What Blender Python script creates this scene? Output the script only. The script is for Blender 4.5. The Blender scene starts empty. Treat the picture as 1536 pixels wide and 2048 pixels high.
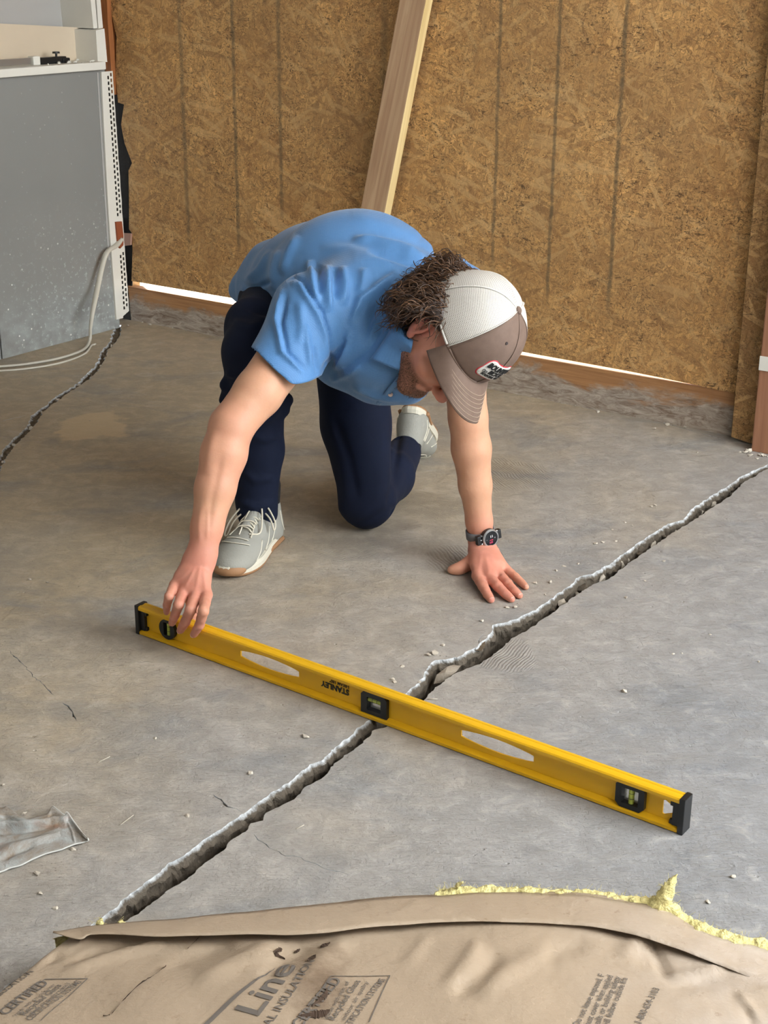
import bpy, bmesh, math, random
import numpy as np
from mathutils import Vector, Matrix, noise
from mathutils.geometry import delaunay_2d_cdt

# ------------------------------------------------------------------ camera
sc = bpy.context.scene
F, H, TH, RO = 2937.0, 1.304, math.radians(20.9), 0.0066
fwd = Vector((0, math.cos(TH), -math.sin(TH)))
rt0 = Vector((1, 0, 0)); up0 = Vector((0, math.sin(TH), math.cos(TH)))
rt = rt0 * math.cos(RO) + up0 * math.sin(RO)
up = up0 * math.cos(RO) - rt0 * math.sin(RO)
CAM = Vector((0, 0, H))
cd = bpy.data.cameras.new('camera'); cam = bpy.data.objects.new('camera', cd)
sc.collection.objects.link(cam)
cd.sensor_fit = 'VERTICAL'; cd.sensor_height = 24; cd.sensor_width = 18
cd.lens = F / 2048 * 24; cd.clip_start = 0.05; cd.clip_end = 200
cam.matrix_world = Matrix(((rt.x, up.x, -fwd.x, 0), (rt.y, up.y, -fwd.y, 0), (rt.z, up.z, -fwd.z, H), (0, 0, 0, 1)))
sc.camera = cam

# ------------------------------------------------------------------ world, sun, daylight through the right opening, added overhead fill
world = bpy.data.worlds.new('daylight'); sc.world = world; world.use_nodes = True
wn = world.node_tree.nodes; wl = world.node_tree.links
bgn = wn['Background']; bgn.inputs['Color'].default_value = (0.86, 0.93, 1.0, 1); bgn.inputs['Strength'].default_value = 1.3
def area(name, loc, target, sx, sy, power, col):
    l = bpy.data.lights.new(name, 'AREA'); l.shape = 'RECTANGLE'; l.size = sx; l.size_y = sy; l.energy = power; l.color = col
    o = bpy.data.objects.new(name, l); sc.collection.objects.link(o); o.location = loc
    o.rotation_euler = (Vector(target) - Vector(loc)).to_track_quat('-Z', 'Y').to_euler(); return o
area('daylight_right_opening', (3.3, 2.1, 1.9), (0.0, 3.3, 0.3), 3.0, 2.2, 215, (0.88, 0.95, 1.0))
area('added_overhead_fill', (1.7, 0.9, 2.54), (-0.1, 3.1, 0.1), 2.4, 1.6, 105, (1.0, 0.97, 0.94))  # fill lamp added under the ceiling, no opening there
sl = bpy.data.lights.new('sun', 'SUN'); sl.energy = 14; sl.angle = 0.01; sl.color = (1, 0.97, 0.92)
so = bpy.data.objects.new('sun', sl); sc.collection.objects.link(so)
so.rotation_euler = Vector((0.25, -0.6, -0.8)).to_track_quat('-Z', 'Y').to_euler()
sc.view_settings.view_transform = 'Standard'; sc.view_settings.look = 'None'
sc.view_settings.gamma = 1; sc.view_settings.use_curve_mapping = False; sc.view_settings.exposure = 0.5
sc.cycles.use_denoising = True; sc.cycles.use_adaptive_sampling = True; sc.cycles.adaptive_threshold = 0.12; sc.cycles.adaptive_min_samples = 10; sc.cycles.max_bounces = 4; sc.cycles.diffuse_bounces = 3; sc.cycles.glossy_bounces = 2; sc.cycles.transmission_bounces = 3; sc.cycles.sample_clamp_indirect = 4

# ------------------------------------------------------------------ pixel -> point on a real plane (survey helpers)
def ray(px, py):
    return (fwd + rt * ((px - 768) / F) - up * ((py - 1024) / F))
def Zp(px, py, z=0.0):
    d = ray(px, py); return CAM + d * ((z - H) / d.z)
def W(px, py, Y):
    d = ray(px, py); return CAM + d * (Y / d.y)
def onplane(px, py, P, n):
    d = ray(px, py); return CAM + d * ((Vector(P) - CAM).dot(n) / d.dot(n))
def project(V):                        # (n,3) -> pixels
    V = np.asarray(V) - np.array(CAM)
    z = V @ np.array(fwd); return np.stack([768 + F * (V @ np.array(rt)) / z, 1024 - F * (V @ np.array(up)) / z], 1)

# ------------------------------------------------------------------ object helpers
col = sc.collection
def put(o, parent=None, name=None):
    col.objects.link(o)
    if parent: o.parent = parent
    return o
def mobj(name, verts, faces, mat=None, parent=None, smooth=False, mw=None):
    me = bpy.data.meshes.new(name)
    me.from_pydata([tuple(v) for v in verts], [], [tuple(f) for f in faces]); me.update()
    if smooth: me.polygons.foreach_set('use_smooth', [True] * len(me.polygons))
    if mat:
        for m_ in (mat if isinstance(mat, (list, tuple)) else [mat]): me.materials.append(m_)
    o = bpy.data.objects.new(name, me); put(o, parent)
    if mw is not None: o.matrix_world = mw
    return o
def bobj(name, bm, mat=None, parent=None, smooth=False, mw=None):
    me = bpy.data.meshes.new(name); bmesh.ops.recalc_face_normals(bm, faces=bm.faces); bm.to_mesh(me); bm.free()
    if smooth: me.polygons.foreach_set('use_smooth', [True] * len(me.polygons))
    if mat: me.materials.append(mat)
    o = bpy.data.objects.new(name, me); put(o, parent)
    if mw is not None: o.matrix_world = mw
    return o
def empty(name, loc=(0, 0, 0), parent=None):
    o = bpy.data.objects.new(name, None); o.empty_display_size = 0.05; put(o, parent); o.location = loc; return o
def tag(o, label, cat, group=None, kind=None):
    o['label'] = label; o['category'] = cat
    if group: o['group'] = group
    if kind: o['kind'] = kind
    return o
def struct(o, label=None, cat=None):
    o['kind'] = 'structure'
    if label: o['label'] = label
    if cat: o['category'] = cat
    return o
def box(bm, x0, x1, y0, y1, z0, z1, bev=0.0):
    r = bmesh.ops.create_cube(bm, size=1)['verts']
    for v in r: v.co = Vector(((x0 + x1) / 2 + v.co.x * (x1 - x0), (y0 + y1) / 2 + v.co.y * (y1 - y0), (z0 + z1) / 2 + v.co.z * (z1 - z0)))
    if bev:
        es = list({e for v in r for e in v.link_edges})
        bmesh.ops.bevel(bm, geom=es, offset=bev, segments=2, affect='EDGES', profile=0.7)
def tube_arrays(pts, radii, sides=8, cap=True, flat=1.0):
    pts = np.array([tuple(p) for p in pts], float); n = len(pts)
    if np.isscalar(radii): radii = [radii] * n
    T = np.gradient(pts, axis=0); T /= np.linalg.norm(T, axis=1)[:, None] + 1e-12
    a = np.array([0, 0, 1.0]) if abs(T[0][2]) < 0.9 else np.array([1.0, 0, 0])
    N = np.cross(T[0], a); N /= np.linalg.norm(N); V = []; Fc = []
    ang = np.arange(sides) / sides * 2 * math.pi
    for i in range(n):
        N = N - T[i] * (N @ T[i]); N /= np.linalg.norm(N) + 1e-12; B = np.cross(T[i], N)
        V.append(pts[i] + radii[i] * (np.cos(ang)[:, None] * N + flat * np.sin(ang)[:, None] * B))
    V = np.concatenate(V)
    for i in range(n - 1):
        for j in range(sides):
            k = (j + 1) % sides
            Fc.append((i * sides + j, i * sides + k, (i + 1) * sides + k, (i + 1) * sides + j))
    if cap:
        Fc.append(tuple(range(sides))[::-1]); Fc.append(tuple((n - 1) * sides + j for j in range(sides)))
    return V, Fc
class Multi:
    def __init__(s): s.v = []; s.f = []; s.n = 0
    def add(s, V, Fc):
        s.v.append(np.asarray(V, float)); s.f += [tuple(i + s.n for i in f) for f in Fc]; s.n += len(V)
    def tube(s, *a, **k): s.add(*tube_arrays(*a, **k))
    def build(s, name, mat, parent=None, smooth=True, mw=None): return mobj(name, np.concatenate(s.v), s.f, mat, parent, smooth, mw)
def spline(pts, n):
    P = np.array([tuple(p) for p in pts], float); m = len(P)
    if m == 2: return P[0] + (P[1] - P[0]) * np.linspace(0, 1, n)[:, None]
    Q = np.vstack([2 * P[0] - P[1], P, 2 * P[-1] - P[-2]]); out = []
    for t in np.linspace(0, m - 1 - 1e-9, n):
        i = int(t); f = t - i; a, b, c, d = Q[i:i + 4]
        out.append(0.5 * ((2 * b) + (c - a) * f + (2 * a - 5 * b + 4 * c - d) * f * f + (3 * b - a - 3 * c + d) * f ** 3))
    return np.array(out)
def inpoly(x, y, poly):
    c = False; n = len(poly); j = n - 1
    for i in range(n):
        xi, yi = poly[i]; xj, yj = poly[j]
        if (yi > y) != (yj > y) and x < (xj - xi) * (y - yi) / (yj - yi + 1e-15) + xi: c = not c
        j = i
    return c
def tri2d(outer, holes, extra=()):
    vs = []; es = []
    for loop in [outer] + list(holes):
        b = len(vs); vs += [Vector(p) for p in loop]; es += [(b + i, b + (i + 1) % len(loop)) for i in range(len(loop))]
    vs += [Vector(p) for p in extra]
    r = delaunay_2d_cdt(vs, es, [], 0, 1e-6)
    V = [(p.x, p.y) for p in r[0]]; Fc = []
    for f in r[2]:
        cx = sum(V[i][0] for i in f) / len(f); cy = sum(V[i][1] for i in f) / len(f)
        if inpoly(cx, cy, outer) and not any(inpoly(cx, cy, h) for h in holes): Fc.append(tuple(f))
    return V, Fc
def plate(name, outer, holes, y0, y1, mat, parent=None, mw=None):
    """outline in local x,z, extruded from y0 to y1"""
    V, Fc = tri2d(outer, holes); n = len(V)
    vs = [(x, y0, z) for x, z in V] + [(x, y1, z) for x, z in V]
    fs = list(Fc) + [tuple(i + n for i in f[::-1]) for f in Fc]
    cnt = {}
    for f in Fc:
        for i in range(len(f)):
            a, b = f[i], f[(i + 1) % len(f)]; cnt[(a, b)] = 1
    for a, b in cnt:
        if (b, a) not in cnt: fs.append((b, a, a + n, b + n))
    return mobj(name, vs, fs, mat, parent, False, mw)
def rrect(x0, x1, z0, z1, r, seg=4):
    out = []
    for cx, cz, a0 in ((x1 - r, z1 - r, 0), (x0 + r, z1 - r, 90), (x0 + r, z0 + r, 180), (x1 - r, z0 + r, 270)):
        for k in range(seg + 1):
            a = math.radians(a0 + 90 * k / seg); out.append((cx + r * math.cos(a), cz + r * math.sin(a)))
    return out
def text_mesh(body, size, bold=0.0, align='LEFT', space=1.0, shear=0.0):
    c = bpy.data.curves.new('letters', 'FONT'); c.body = body; c.size = size; c.align_x = align; c.offset = bold
    c.space_character = space; c.shear = shear; c.resolution_u = 3; c.fill_mode = 'FRONT'
    o = bpy.data.objects.new('letters', c); col.objects.link(o); bpy.context.view_layer.update()
    dg = bpy.context.evaluated_depsgraph_get(); me = o.evaluated_get(dg).to_mesh()
    V = [tuple(v.co) for v in me.vertices]; Fc = [tuple(p.vertices) for p in me.polygons]
    o.evaluated_get(dg).to_mesh_clear(); bpy.data.objects.remove(o); bpy.data.curves.remove(c)
    return V, Fc
def hull_stone(rnd, s, flat=0.6, n=12):
    bm = bmesh.new()
    for _ in range(n):
        v = Vector((rnd.gauss(0, 1), rnd.gauss(0, 1), rnd.gauss(0, 1))).normalized() * rnd.uniform(0.75, 1.1)
        bm.verts.new((v.x * s, v.y * s * 0.75, v.z * s * flat))
    bmesh.ops.convex_hull(bm, input=bm.verts)
    for v in [v for v in bm.verts if not v.link_faces]: bm.verts.remove(v)
    zm = min(v.co.z for v in bm.verts)
    for v in bm.verts: v.co.z -= zm
    return bm

# ------------------------------------------------------------------ implicit surfaces (smooth unions) -> one mesh
class SDF:
    def __init__(s, lo, hi, h):
        s.lo = np.array(lo, np.float32); s.h = h
        s.n = np.ceil((np.array(hi) - np.array(lo)) / h).astype(int) + 1
        s.D = np.full(s.n, 0.06, np.float32)
    def region(s, lo, hi):
        a = np.clip(np.floor((np.array(lo) - s.lo) / s.h).astype(int), 0, s.n - 1)
        b = np.clip(np.ceil((np.array(hi) - s.lo) / s.h).astype(int) + 1, 1, s.n)
        if (b <= a).any(): return None
        g = [(s.lo[i] + s.h * np.arange(a[i], b[i])).astype(np.float32) for i in range(3)]
        X, Y, Z = np.meshgrid(*g, indexing='ij', sparse=True)
        return (slice(a[0], b[0]), slice(a[1], b[1]), slice(a[2], b[2])), X, Y, Z
    def mix(s, sl, d, k, sub=False):
        o = s.D[sl]
        if sub:
            hh = np.clip(0.5 - 0.5 * (o + d) / k, 0, 1) if k > 0 else None
            s.D[sl] = (o * (1 - hh) + (-d) * hh + k * hh * (1 - hh)) if k > 0 else np.maximum(o, -d)
        elif k > 0:
            hh = np.clip(0.5 + 0.5 * (o - d) / k, 0, 1); s.D[sl] = o * (1 - hh) + d * hh - k * hh * (1 - hh)
        else: s.D[sl] = np.minimum(o, d)
    def cone(s, a, b, ra, rb, k=0.01, sub=False):
        a = np.array(a, float); b = np.array(b, float); R = max(ra, rb) + max(k, 0.004) + 3 * s.h
        r = s.region(np.minimum(a, b) - R, np.maximum(a, b) + R)
        if r is None: return
        sl, X, Y, Z = r; ab = b - a; L = float(ab @ ab) + 1e-12
        t = np.clip(((X - a[0]) * ab[0] + (Y - a[1]) * ab[1] + (Z - a[2]) * ab[2]) / L, 0, 1)
        d = np.sqrt((X - a[0] - t * ab[0]) ** 2 + (Y - a[1] - t * ab[1]) ** 2 + (Z - a[2] - t * ab[2]) ** 2) - (ra + (rb - ra) * t)
        s.mix(sl, d, k, sub)
    def chain(s, pts, rad, k=0.008):
        for i in range(len(pts) - 1): s.cone(pts[i], pts[i + 1], rad[i], rad[i + 1], k)
    def econe(s, a, b, side, wa, ta, wb, tb, k=0.02):
        a = np.array(a, float); b = np.array(b, float); R = max(wa, wb, ta, tb) + k + 3 * s.h
        r = s.region(np.minimum(a, b) - R, np.maximum(a, b) + R)
        if r is None: return
        sl, X, Y, Z = r; ab = b - a; L = math.sqrt(ab @ ab); ax = ab / L
        sd = np.array(side, float); sd = sd - ax * (sd @ ax); sd /= np.linalg.norm(sd); th = np.cross(ax, sd)
        px, py, pz = X - a[0], Y - a[1], Z - a[2]
        l = px * ax[0] + py * ax[1] + pz * ax[2]; t = np.clip(l / L, 0, 1); e = l - t * L
        u = px * sd[0] + py * sd[1] + pz * sd[2]; v = px * th[0] + py * th[1] + pz * th[2]
        w = wa + (wb - wa) * t; q = ta + (tb - ta) * t; m = np.minimum(w, q)
        k0 = np.sqrt((u / w) ** 2 + (v / q) ** 2 + (e / m) ** 2)
        k1 = np.sqrt((u / w ** 2) ** 2 + (v / q ** 2) ** 2 + (e / m ** 2) ** 2) + 1e-9
        s.mix(sl, k0 * (k0 - 1) / k1, k)
    def ell(s, c, M, rad, k=0.01, sub=False):
        """M rows = axes"""
        c = np.array(c, float); M = np.array(M, float); rad = np.array(rad, float); R = rad.max() + max(k, 0.004) + 3 * s.h
        r = s.region(c - R, c + R)
        if r is None: return
        sl, X, Y, Z = r; px, py, pz = X - c[0], Y - c[1], Z - c[2]; k0 = 0; k1 = 0
        for i in range(3):
            u = px * M[i][0] + py * M[i][1] + pz * M[i][2]; k0 = k0 + (u / rad[i]) ** 2; k1 = k1 + (u / rad[i] ** 2) ** 2
        k0 = np.sqrt(k0); s.mix(sl, k0 * (k0 - 1) / (np.sqrt(k1) + 1e-9), k, sub)
    def clampz(s, z):                                   # cut flat below z
        k = int(round((z - s.lo[2]) / s.h))
        zz = (s.lo[2] + s.h * np.arange(s.n[2])).astype(np.float32)
        s.D = np.maximum(s.D, (z - zz)[None, None, :])
    def mesh(s, smooth=1):
        D = s.D; sg = (D < 0).view(np.uint8)
        c = np.zeros(tuple(s.n - 1), np.uint8)
        for i in (0, 1):
            for j in (0, 1):
                for k in (0, 1): c += sg[i:s.n[0] - 1 + i, j:s.n[1] - 1 + j, k:s.n[2] - 1 + k]
        act = np.argwhere((c > 0) & (c < 8)); ids = np.full(c.shape, -1, np.int32)
        ids[act[:, 0], act[:, 1], act[:, 2]] = np.arange(len(act))
        cs = [(i, j, k) for i in (0, 1) for j in (0, 1) for k in (0, 1)]
        val = {q: D[act[:, 0] + q[0], act[:, 1] + q[1], act[:, 2] + q[2]] for q in cs}
        P = np.zeros((len(act), 3)); N = np.zeros(len(act))
        for q in cs:
            for ax in range(3):
                if q[ax] == 0:
                    r = list(q); r[ax] = 1; r = tuple(r); va, vb = val[q], val[r]; m = (va < 0) != (vb < 0)
                    t = np.where(m, va / np.where(m, va - vb, 1), 0); p = np.tile(np.array(q, float), (len(act), 1)); p[:, ax] += t
                    P += p * m[:, None]; N += m
        V = (act + P / N[:, None]) * s.h + s.lo
        Q = []
        for ax in range(3):
            o1, o2 = [(1, 2), (2, 0), (0, 1)][ax]
            s0 = [slice(1, s.n[i] - 1) for i in range(3)]; s0[ax] = slice(0, s.n[ax] - 1)
            s1 = list(s0); s1[ax] = slice(1, s.n[ax])
            A = sg[tuple(s0)]; B = sg[tuple(s1)]; e = np.argwhere(A != B); ins = A[e[:, 0], e[:, 1], e[:, 2]] == 1
            e = e + 1; e[:, ax] -= 1
            def cell(d1, d2):
                q = e.copy(); q[:, o1] -= d1; q[:, o2] -= d2; return ids[q[:, 0], q[:, 1], q[:, 2]]
            f = np.stack([cell(1, 1), cell(0, 1), cell(0, 0), cell(1, 0)], 1)
            f[~ins] = f[~ins][:, ::-1]; Q.append(f)
        Q = np.concatenate(Q); Q = Q[(Q >= 0).all(1)]
        for _ in range(smooth): V = lap(V, Q, 0.5)
        return V, Q
def lap(V, Q, f):
    S = np.zeros_like(V); C = np.zeros(len(V)); m = Q.shape[1]
    for i in range(m):
        a = Q[:, i]; b = Q[:, (i + 1) % m]
        for d in range(3): S[:, d] += np.bincount(a, V[b, d], len(V)) + np.bincount(b, V[a, d], len(V))
        C += np.bincount(a, minlength=len(V)) + np.bincount(b, minlength=len(V))
    return V + f * (S / np.maximum(C, 1)[:, None] - V)
def vnormals(V, Q):
    n = np.cross(V[Q[:, 2]] - V[Q[:, 0]], V[Q[:, 3]] - V[Q[:, 1]]); N = np.zeros_like(V)
    for i in range(4):
        for d in range(3): N[:, d] += np.bincount(Q[:, i], n[:, d], len(V))
    return N / (np.linalg.norm(N, axis=1)[:, None] + 1e-12)
def qmesh(name, V, Q, mat, parent=None, attrs=None):
    me = bpy.data.meshes.new(name); me.vertices.add(len(V)); me.vertices.foreach_set('co', V.astype(np.float32).ravel())
    me.loops.add(Q.size); me.loops.foreach_set('vertex_index', Q.astype(np.int32).ravel())
    me.polygons.add(len(Q)); me.polygons.foreach_set('loop_start', (np.arange(len(Q)) * 4).astype(np.int32))
    me.update(calc_edges=True); me.polygons.foreach_set('use_smooth', [True] * len(Q))
    me.validate()
    for nm, a in (attrs or {}).items():
        at = me.attributes.new(nm, 'FLOAT', 'POINT'); at.data.foreach_set('value', a.astype(np.float32))
    if mat: me.materials.append(mat)
    o = bpy.data.objects.new(name, me); put(o, parent); return o
def keep(V, Q, mask):                                    # keep quads whose verts all satisfy mask
    q = Q[mask[Q].all(1)]; used = np.unique(q); m = np.full(len(V), -1); m[used] = np.arange(len(used)); return V[used], m[q], used
def segdist(P, poly):
    P = np.asarray(P); best = np.full(len(P), 1e9); bt = np.zeros(len(P)); n = len(poly) - 1
    for i in range(n):
        a = np.array(poly[i], float); b = np.array(poly[i + 1], float); ab = b - a
        t = np.clip(((P - a) @ ab) / (ab @ ab + 1e-9), 0, 1); d = np.linalg.norm(P - a - t[:, None] * ab, axis=1)
        m = d < best; best = np.where(m, d, best); bt = np.where(m, (i + t) / n, bt)
    return best, bt
def folds(V, Q, lines):
    """raise ridges / press creases in cloth along surveyed fold lines: (pixel polyline, width px, amplitude m)"""
    N = vnormals(V, Q); P = project(V); tocam = np.array(CAM) - V; fac = (N * tocam).sum(1) > 0; D = np.zeros(len(V))
    for line, w, amp in lines:
        d, t = segdist(P, line); D += amp * np.exp(-(d / w) ** 2) * np.clip(np.minimum(t, 1 - t) * 5, 0, 1) ** 0.7 * fac
    return V + N * D[:, None]

# ------------------------------------------------------------------ materials
class NT:
    def __init__(s, name):
        s.m = bpy.data.materials.new(name); s.m.use_nodes = True; s.t = s.m.node_tree; s.p = s.t.nodes['Principled BSDF']
    def n(s, typ, **kw):
        o = s.t.nodes.new('ShaderNode' + typ)
        for k, v in kw.items():
            if k.startswith('_'): setattr(o, k[1:], v)
            else:
                sk = o.inputs[int(k[1:])] if (k[0] == 'i' and k[1:].isdigit()) else o.inputs[k.replace('__', ' ')]
                if isinstance(v, bpy.types.NodeSocket): s.t.links.new(v, sk)
                else: sk.default_value = v
        return o
    def L(s, a, b): s.t.links.new(a, b)
    def math(s, op, a, b=0.0, c=None, clamp=False):
        o = s.n('Math', _operation=op, _use_clamp=clamp, i0=a, i1=b)
        if c is not None:
            if isinstance(c, bpy.types.NodeSocket): s.L(c, o.inputs[2])
            else: o.inputs[2].default_value = c
        return o.outputs[0]
    def vm(s, op, a, b=(0, 0, 0)): return s.n('VectorMath', _operation=op, i0=a, i1=b).outputs[0]
    def coord(s, kind='Object'): return s.n('TexCoord').outputs[kind]
    def geo(s): return s.n('NewGeometry').outputs['Position']
    def map(s, v, scale=(1, 1, 1), rot=(0, 0, 0), loc=(0, 0, 0)):
        return s.n('Mapping', Vector=v, Scale=scale, Rotation=rot, Location=loc).outputs[0]
    def noise(s, v, scale, detail=4, rough=0.55, dist=0.0):
        return s.n('TexNoise', Vector=v, Scale=scale, Detail=detail, Roughness=rough, Distortion=dist).outputs[0]
    def vor(s, v, scale, feat='F1', out='Distance', rnd=1.0):
        return s.n('TexVoronoi', _feature=feat, Vector=v, Scale=scale, Randomness=rnd).outputs[out]
    def ramp(s, f, stops, interp='LINEAR'):
        o = s.n('ValToRGB', Fac=f); r = o.color_ramp; r.interpolation = interp
        while len(r.elements) < len(stops): r.elements.new(0.5)
        for e, (p, c) in zip(r.elements, stops):
            e.position = p; e.color = (c, c, c, 1) if not isinstance(c, (tuple, list)) else (*c[:3], 1)
        return o.outputs[0]
    def mix(s, f, a, b, bt='MIX'):
        o = s.n('Mix', _data_type='RGBA', _blend_type=bt)
        for k, v in ((0, f), (6, a), (7, b)):
            if isinstance(v, bpy.types.NodeSocket): s.L(v, o.inputs[k])
            else: o.inputs[k].default_value = v if k == 0 else (*v[:3], 1)
        return o.outputs[2]
    def bump(s, h, strength=0.3, dist=0.01, nrm=None):
        o = s.n('Bump', Height=h, Strength=strength, Distance=dist)
        if nrm is not None: s.L(nrm, o.inputs['Normal'])
        return o.outputs[0]
    def out(s, color=None, rough=None, normal=None, **kw):
        for k, v in (('Base Color', color), ('Roughness', rough), ('Normal', normal)):
            if v is None: continue
            if isinstance(v, bpy.types.NodeSocket): s.L(v, s.p.inputs[k])
            else: s.p.inputs[k].default_value = (*v[:3], 1) if k == 'Base Color' else v
        for k, v in kw.items():
            k = k.replace('__', ' ')
            if isinstance(v, bpy.types.NodeSocket): s.L(v, s.p.inputs[k])
            else: s.p.inputs[k].default_value = v
        return s.m
def S(r, g, b):                                          # sRGB 0-255 -> linear
    return tuple(((c / 255) / 12.92 if c / 255 <= 0.04045 else ((c / 255 + 0.055) / 1.055) ** 2.4) for c in (r, g, b))
def simple(name, c, rough=0.6, bs=0, bst=0.2, bd=0.002, var=0.0, **kw):
    t = NT(name); colr = c
    if var:
        f = t.noise(t.coord(), 6, 5); colr = t.mix(f, tuple(x * (1 - var) for x in c), tuple(min(1, x * (1 + var)) for x in c))
    nm = t.bump(t.noise(t.coord(), bs, 5), bst, bd) if bs else None
    return t.out(colr, rough, nm, **kw)
# ------------------------------------------------------------------ surface materials
def mat_concrete():
    t = NT('concrete_floor'); g = t.geo(); n1 = t.noise(g, 1.3, 5, 0.6, 0.6); n2 = t.noise(g, 6, 6, 0.65, 0.4)
    st = t.noise(t.map(g, (2.6, 4.5, 2), (0, 0, 0.35)), 3, 6, 0.65, 0.9); fine = t.noise(g, 140, 3, 0.6); mid_ = t.noise(g, 20, 5, 0.7, 0.5)
    warm = t.mix(n2, S(162, 146, 120), S(195, 179, 152)); cool = t.mix(n2, S(146, 144, 140), S(178, 174, 168))
    sep = t.n('SeparateXYZ', Vector=g).outputs
    zone = t.math('ADD', t.math('MULTIPLY', sep[0], -0.55), t.math('MULTIPLY', t.math('SUBTRACT', sep[1], 2.9), 0.42))
    zone = t.math('ADD', zone, t.math('MULTIPLY', t.math('SUBTRACT', n1, 0.5), 2.4)); zone = t.math('ADD', zone, 0.35, clamp=True)
    c = t.mix(zone, cool, warm)
    # dark burnished trowel blotches and blue-grey patches
    bl = t.ramp(t.noise(t.map(g, (1, 1.7, 1), (0, 0, -0.5), (3.1, 1, 0)), 2.4, 6, 0.62, 0.8), [(0.52, 0), (0.68, 1)])
    c = t.mix(t.math('MULTIPLY', bl, 0.5), c, S(122, 128, 134))
    dk = t.ramp(t.noise(t.map(g, (1.2, 2.0, 1), (0, 0, 0.4), (7, 3, 0)), 5, 7, 0.75, 0.9), [(0.55, 0), (0.75, 1)])
    rightz = t.math('MULTIPLY', t.math('SUBTRACT', t.math('SUBTRACT', sep[0], 0.15), t.math('MULTIPLY', t.math('SUBTRACT', sep[1], 2.4), 0.5)), 1.8, clamp=True)
    c = t.mix(t.math('MULTIPLY', rightz, 0.6), c, S(124, 131, 140))  # sky reflection painted as a blue-grey tint towards the right
    c = t.mix(t.math('MULTIPLY', dk, t.math('ADD', 0.22, t.math('MULTIPLY', rightz, 0.55))), c, S(84, 90, 100))
    c = t.mix(t.math('MULTIPLY', t.ramp(st, [(0.55, 0), (0.75, 1)]), 0.22), c, S(182, 176, 164))
    sc1 = t.noise(t.map(g, (3, 60, 1), (0, 0, 0.7)), 6, 3, 0.7, 1.2); sc2 = t.noise(t.map(g, (3, 70, 1), (0, 0, -0.5), (5, 2, 0)), 5, 3, 0.7, 1.4)
    sr = t.math('MAXIMUM', t.ramp(sc1, [(0.61, 0), (0.68, 1)]), t.ramp(sc2, [(0.62, 0), (0.69, 1)]))
    c = t.mix(t.math('MULTIPLY', sr, 0.4), c, S(196, 192, 184))
    c = t.mix(t.math('MULTIPLY', t.ramp(fine, [(0.3, 1), (0.45, 0)]), 0.18), c, S(92, 86, 78))
    c = t.mix(t.math('MULTIPLY', t.ramp(mid_, [(0.42, 1), (0.58, 0)]), 0.22), c, S(104, 100, 94)); c = t.mix(t.math('MULTIPLY', t.ramp(mid_, [(0.56, 0), (0.7, 1)]), 0.25), c, S(204, 198, 188))
    sc3 = t.noise(t.map(g, (14, 120, 1), (0, 0, 1.1)), 3, 4, 0.75, 2.0); sc4 = t.noise(t.map(g, (120, 12, 1), (0, 0, 0.5), (9, 4, 0)), 3, 4, 0.75, 2.4)
    dsc = t.math('MAXIMUM', t.ramp(sc3, [(0.62, 0), (0.68, 1)]), t.ramp(sc4, [(0.62, 0), (0.68, 1)])); lsc = t.math('MAXIMUM', t.ramp(sc3, [(0.30, 1), (0.36, 0)]), t.ramp(sc4, [(0.30, 1), (0.36, 0)]))
    c = t.mix(t.math('MULTIPLY', dsc, t.math('ADD', 0.16, t.math('MULTIPLY', rightz, 0.45))), c, S(84, 88, 94)); c = t.mix(t.math('MULTIPLY', lsc, t.math('ADD', 0.15, t.math('MULTIPLY', rightz, 0.25))), c, S(208, 206, 200))
    sp_ = t.ramp(t.vor(g, 60), [(0.06, 1), (0.11, 0)]); c = t.mix(t.math('MULTIPLY', t.math('MULTIPLY', sp_, t.ramp(n2, [(0.45, 0), (0.55, 1)])), 0.5), c, S(98, 88, 76))
    # pale worn patch left of the cracks
    pc = Zp(190, 852); d = t.n('VectorMath', _operation='DISTANCE', i0=t.map(t.vm('ADD', g, (0, 0, 0)), (1, 0.62, 1), (0, 0, 0), (0, 0, 0)), i1=(pc.x, pc.y * 0.62, 0)).outputs[1]
    pm = t.ramp(t.math('ADD', d, t.math('MULTIPLY', t.math('SUBTRACT', t.noise(g, 9, 5), 0.5), 0.16)), [(0.085, 1), (0.10, 0)])
    c = t.mix(t.math('MULTIPLY', pm, 0.75), c, S(206, 184, 148))
    # shoe-sole / trowel ripple prints pressed in the dust
    rip = None
    for (px, py, rad, ang, fr) in ((700, 1100, 0.085, 0.9, 330), (865, 1010, 0.11, -0.9, 300), (1010, 950, 0.13, -0.35, 260), (800, 1050, 0.07, 1.8, 420), (1000, 1310, 0.07, 0.5, 300), (930, 1120, 0.09, -0.3, 240)):
        p = Zp(px, py); dd = t.n('VectorMath', _operation='DISTANCE', i0=g, i1=tuple(p)).outputs[1]
        m = t.math('SUBTRACT', 1.0, t.math('DIVIDE', t.math('ADD', dd, t.math('MULTIPLY', t.math('SUBTRACT', n2, 0.5), 0.16)), rad), clamp=True)
        m = t.math('MULTIPLY', m, 2.0, clamp=True)
        w = t.n('TexWave', Vector=t.map(t.vm('SUBTRACT', g, tuple(p)), (1, 1, 1), (0, 0, ang)), Scale=fr / 6.28, Distortion=11.0, Detail=1.5, Detail__Scale=0.35).outputs[1]
        w = t.math('MULTIPLY', t.ramp(w, [(0.35, 1), (0.7, 0)]), m); rip = w if rip is None else t.math('ADD', rip, w)
    pits = t.ramp(t.vor(g, 26), [(0.03, 1), (0.09, 0)]); pits = t.math('MULTIPLY', pits, t.ramp(n2, [(0.5, 0), (0.6, 1)]))
    hgt = t.math('ADD', t.math('MULTIPLY', n2, 0.8), t.math('MULTIPLY', fine, 0.12))
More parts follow.
